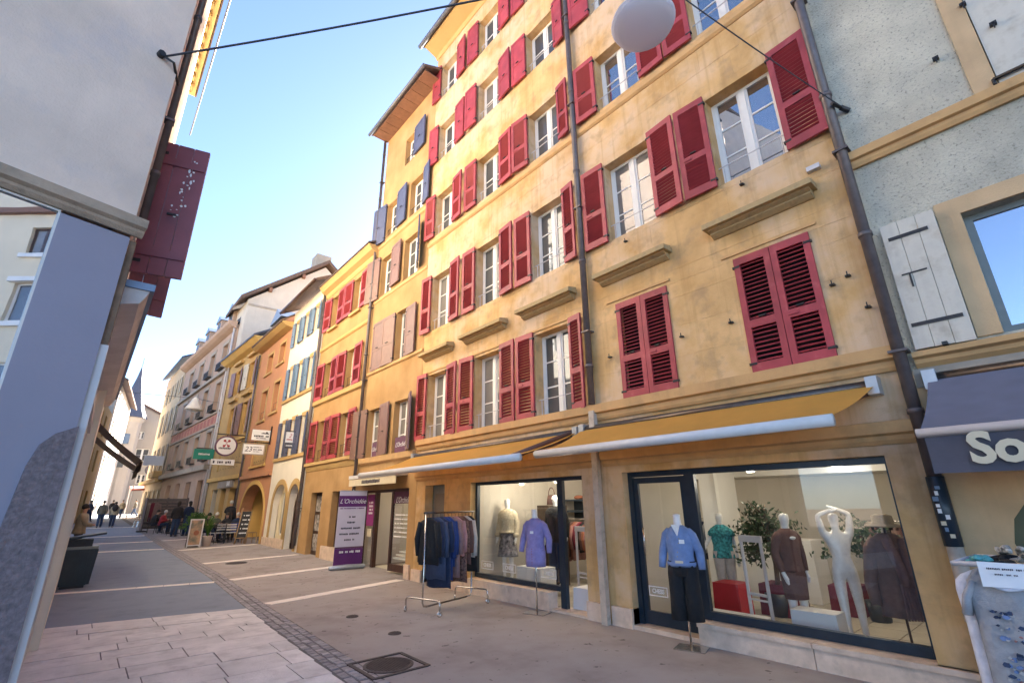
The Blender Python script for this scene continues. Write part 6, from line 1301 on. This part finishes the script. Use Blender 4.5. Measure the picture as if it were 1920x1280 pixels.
for i, (x, y, z, m, lb, s) in enumerate(((4.6, .42, 1.25, 'stripes', 'striped black and cream scarf heaped on the clothes stand', (.14, .10, .07)), (4.5, .60, 1.235, 'teal_cloth', 'small teal cloth on the clothes stand', (.06, .05, .035)), (4.72, .30, 1.24, 'denim', 'blue jeans folded over the clothes stand', (.15, .12, .05)), (4.66, .56, 1.225, 'black_cloth', 'black trousers folded over the clothes stand', (.14, .12, .03)))):
    q = MB(); r_ = random.Random(i + 3)
    for k in range(9):
        p = Vector((x, y, z - .02)) + Vector((r_.uniform(-.5, .2) * s[0], r_.uniform(-.9, .3) * s[1], r_.uniform(-.4, .7) * s[2])); pts = [p]; a = r_.uniform(-.6, .6) + (math.pi if k % 2 else 0)
        for j in range(5):
            a += r_.uniform(-.5, .5); p = p + Vector((math.cos(a) * s[0] * .26, math.sin(a) * s[1] * .3, r_.uniform(-.3, .3) * s[2])); pts.append(p)
        q.tube(pts, [.008, .02, .024, .024, .02, .01], 10, flat=.6)
    tag(q.build('folded_cloth', m, None, True), lb, 'clothes')
# ------------------------------------------------------------ cafe terrace and passers-by
def chair(x, y, rz, label, mat='iron', cush=None, group='chairs of the cafe terrace'):
    r = empty('cafe_chair', (x, y, gz(y)), label, 'chair', group, rz, local=True); r.scale = (.95,) * 3
    q = MB(); q.box(-.21, .21, -.21, .21, .42, .45); q.build('seat', mat if not cush else cush, r)
    for sx in (-1, 1):
        for sy in (-1, 1): q = MB(); q.tube([(sx * .19, sy * .19, .43), (sx * .22, sy * .22, 0)], .014, 6); q.build('leg', mat, r)
    q = MB(); q.tube([(-.2, .2, .43), (-.19, .25, .86), (.19, .25, .86), (.2, .2, .43)], .014, 6); q.build('back_frame', mat, r, True)
    for k in range(3): q = MB(); q.box(-.19, .19, .225 + .008 * k, .24 + .008 * k, .54 + .1 * k, .60 + .1 * k); q.build('back_slat', cush or mat, r)
    return r
def table(x, y, label, rad=.33):
    r = empty('cafe_table', (x, y, gz(y)), label, 'table', 'tables of the cafe terrace'); g = gz(y)
    q = MB(); q.lathe([(rad, .70), (rad, .73), (.005, .73)], (x, y, g), 20); q.build('table_top', 'steel_dark', r); q = MB(); q.tube([(x, y, g + .02), (x, y, g + .7)], .03, 8); q.build('column', 'iron', r); q = MB(); q.lathe([(.22, 0), (.2, .03), (.03, .05), (.005, .05)], (x, y, g), 16); q.build('foot', 'iron', r)
table(4.75, 25.0, 'small round dark cafe table in front of the seated guests by the orange house'); table(5.3, 26.6, 'small round dark cafe table nearer the yellow house'); table(4.1, 32.2, 'small round cafe table by the wooden screen')
chair(4.55, 24.2, R(200), 'pale cushioned chair with its back to the street nearest the potted palm', 'iron', 'grey_marl'); chair(5.05, 24.1, R(165), 'pale cushioned chair with its back to the street right of the first', 'iron', 'ivory_cloth'); chair(5.35, 24.6, R(150), 'blue seated chair beside the tall chalkboard', 'iron', 'royal_seat')
for i, (x, y, a) in enumerate(((3.9, 31.2, 40), (3.7, 33., 120), (4.4, 33.3, 200), (4.6, 31.6, 300))): chair(x, y, R(a), ('dark chair left front at the screened table', 'dark chair left back at the screened table', 'dark chair right back at the screened table', 'dark chair right front at the screened table')[i])
chair(3.05, 40, R(20), 'grey wire chair beyond the wooden screen on the left', 'chrome'); chair(3.3, 41.2, R(80), 'second grey wire chair beyond the wooden screen', 'chrome')
wc = chair(5.62, 23.4, R(100), 'brown wooden folding chair beside the orange arch', 'light_wood', None, None)
# wooden screen of boards
sc = empty('wooden_screen', (3.9, 36, gz(36)), 'dark wooden board screen around the cafe terrace', 'screen'); g = gz(36)
for k in range(9): q = MB(); q.box(2.85, 4.95, 36, 36.05, g + .1 + k * .185, g + .275 + k * .185); q.build('board', 'screen_wood', sc)
for x in (2.87, 3.9, 4.9): q = MB(); q.box(x - .05, x + .05, 36.05, 36.14, g, g + 1.8); q.build('post', 'screen_wood', sc)
s2 = empty('wooden_screen', (2.85, 33, gz(33)), 'narrow end panel of the terrace screen facing the street', 'screen'); q = MB(); q.box(2.8, 2.85, 34.8, 36, g + .05, g + 1.75); q.build('board', 'screen_wood', s2); q = MB(); q.box(2.6, 3.05, 34.7, 35.1, g, g + .06); q.build('foot', 'iron', s2)
# poster stand, potted palm, chalkboard
q0 = empty('poster_stand', (3.55, 22.9, gz(22.9)), 'pavement A-board with a green and orange poster beside the potted palm', 'A-board'); g = gz(22.9); Fp = cross(22.8, 0)
q = MB()
for a, b, c, d in ((3.32, 3.36, 0, 1.02), (3.74, 3.78, 0, 1.02), (3.36, 3.74, .06, .10), (3.36, 3.74, .98, 1.02)): q.fbox(Fp, a, b, g + c, g + d, 0, .03)
q.build('frame', 'white_trim', q0); q = MB(); q.fbox(Fp, 3.36, 3.74, g + .1, g + .98, .005, .012); o = q.build('poster', 'poster', q0); q = MB(); q.sphere((3.58, 22.785, g + .52), .09, .006, .09); q.build('poster_fruit', 'rust_cloth', o)
q = MB(); q.hexa([(3.34, 22.84, g + .95), (3.76, 22.84, g + .95), (3.76, 22.86, g + 1.), (3.34, 22.86, g + 1.), (3.34, 23.15, g), (3.76, 23.15, g), (3.76, 23.18, g + .0), (3.34, 23.18, g)]); q.build('back_leg', 'steel_dark', q0)
pp = empty('potted_palm', (4.02, 23.1, gz(23.1)), 'light green palm in a pale round pot on the cafe terrace', 'potted plant'); g = gz(23.1)
q = MB(); q.lathe([(.13, 0), (.19, .36), (.20, .38), (.17, .38), (.16, .34), (.005, .34)], (4.02, 23.1, g), 18); q.build('pot', 'terracotta_pale', pp, True)
q = MB(); r_ = random.Random(8)
for k in range(110):
    a = r_.uniform(0, 6.28); l = r_.uniform(.5, .95); sp = r_.uniform(.1, .45); p = Vector((4.02, 23.1, g + .34)); w = Vector((-math.sin(a), math.cos(a), 0)) * .014; pr = None
    for j in range(5):
        t = j / 4; c = p + Vector((math.cos(a) * sp * t ** 1.6, math.sin(a) * sp * t ** 1.6, l * t - .35 * l * sp * t ** 3)); ww = w * (1 - .85 * t)
        if pr: q.face([pr[0], pr[1], c + ww, c - ww])
        pr = (c - ww, c + ww)
q.build('fronds', 'leaf_green', pp)
hs = empty('hedge_plant', (4.4, 28.2, gz(28)), 'loose green shrub behind the potted palm', 'shrub'); q = MB(); leafcloud(q, (4.4, 28.2, gz(28) + .75), (.6, .6, .45), 900, .11, random.Random(11), 20); q.build('foliage', 'leaf_green', hs); q = MB(); q.lathe([(.25, 0), (.3, .4), (.005, .4)], (4.4, 28.2, gz(28)), 12); q.build('pot', 'terracotta_pale', hs)
cb = empty('chalkboard_easel', (5.25, 23.3, gz(23.3)), 'tall black chalkboard on a light wooden easel in front of the orange house', 'chalkboard'); g = gz(23.3); Fc = Frame((5.25, 23.2, 0), (.95, -.3, 0), (-.3, -.95, 0))
q = MB(); q.poly(Fc, [(-.16, g + .25), (.16, g + .25), (.24, g + 1.25), (-.08, g + 1.25)], 0, .02); o = q.build('board', 'chalkboard', cb); 
for k in range(5): strokes(Fc, -.1 + .02 * k, .17 + .02 * k, g + .42 + .17 * k, .06, .022, 'white_ink', o, seed=70 + k)
q = MB()
for a, b in (((-.21, 0), (-.09, 1.4)), ((.16, 0), (.27, 1.3))): q.tube([Fc(a[0], g + a[1], .02), Fc(b[0], g + b[1], .0)], .02, 6)
q.tube([Fc(-.19, g + .23, .03), Fc(.17, g + .23, .03)], .02, 6); q.tube([Fc(.1, g, -.4), Fc(.1, g + 1.3, 0)], .018, 6); q.build('easel', 'light_wood', cb, True)
# people
person(1.12, 41.5, gz(41.5), R(180), 'man in a dark olive jacket and jeans walking away on the left of the pair', walking(1), .95, 'jacket_olive', 'jeans')
person(1.72, 41.2, gz(41.2), R(175), 'person with a dark backpack and light sleeves walking away on the right of the pair', walking(-1), .9, 'beige_cloth', 'navy_cloth')
q = MB(); q.sphere((1.72, 41.02, gz(41) + 1.2), .16, .12, .22); tag(q.build('backpack', 'jacket_dark', None, True), 'dark backpack on the right hand walker', 'backpack')
person(.12, 19.5, gz(19.5), R(90), 'man in a beige hooded jacket standing by the left wall behind the litter bin', joints(lel=(-.2, -.1, 1.14), lwr=(-.1, -.26, 1.1), lhd=(-.05, -.3, 1.1)), .93, 'beige_cloth', 'black_cloth', big=1.2)
person(5.45, 26.9, gz(27), R(150), 'white haired person in a black coat standing by the arch', joints(rel=(.25, -.1, 1.2), rwr=(.3, -.3, 1.25), rhd=(.3, -.36, 1.27)), .97, 'jacket_dark', 'black_cloth', 'hair_white')
person(3.75, 30.0, gz(30), R(160), 'dark haired woman in a black jacket and jeans standing left at the screen', None, .95, 'jacket_dark', 'jeans', 'hair_dark', .05)
person(4.25, 30.2, gz(30), R(200), 'woman in a dark jacket and jeans standing right at the screen', None, .95, 'navy_cloth', 'jeans', 'hair_dark', .05)
for i, (x, y, a, m, h, lb) in enumerate(((4.35, 25.5, 20, 'jacket_dark', 'hair_dark', 'seated guest in black nearest the palm at the cafe table'), (4.75, 26.0, 0, 'jacket_olive', 'hair_white', 'grey haired seated guest at the back of the cafe table'), (5.15, 25.6, -30, 'jacket_dark', 'hair_dark', 'seated guest in black in the middle of the cafe group'), (5.5, 25.4, 170, 'navy_cloth', 'hair_white', 'seated guest with pale hair and dark blue coat beside the chalkboard'), (3.45, 32.6, 60, 'red_cloth', 'hair_white', 'seated guest in red at the screened table'), (3.2, 33.8, 90, 'jacket_dark', 'hair_dark', 'seated guest in dark clothes at the far end of the screened table'))):
    person(x, y, gz(y), R(a), lb, seated(lean=.04 + .02 * (i % 3)), .92, m, 'navy_cloth', h, hem=.92)
    if i in (0, 1, 2, 4, 5): chair(x, y + .02, R(a), ('dark chair under the black clad guest nearest the palm', 'dark chair under the grey haired guest', 'dark chair under the guest in the middle of the group', '', 'dark chair under the guest in red', 'dark chair under the far guest at the screened table')[i])
for i, (x, y, m) in enumerate(((2.2, 58, 'jacket_dark'), (3.0, 60, 'beige_cloth'), (.6, 52, 'denim'), (4.2, 63, 'jacket_olive'))): person(x, y, gz(y), R(170 + 30 * i), ('far person in black in the sunlit end of the street', 'far person in beige near the red awning', 'far person in blue near the yellow house', 'far person in olive below the red awning')[i], walking(1 if i % 2 else -1), .93, m, 'jeans')
# hanging coats along the terrace screen
for i, (x, m) in enumerate(((3.02, 'beige_cloth'), (3.2, 'wine_cloth'), (3.38, 'coat_taupe'))): garment(None, x, 35.9, gz(36) + 1.55, 0., m, .2, .07, 1.05, .55, 1.15, tag_=(('beige coat hanging left on the wooden screen', 'dark red coat hanging on the wooden screen', 'taupe coat hanging right on the wooden screen')[i], 'coat', None))
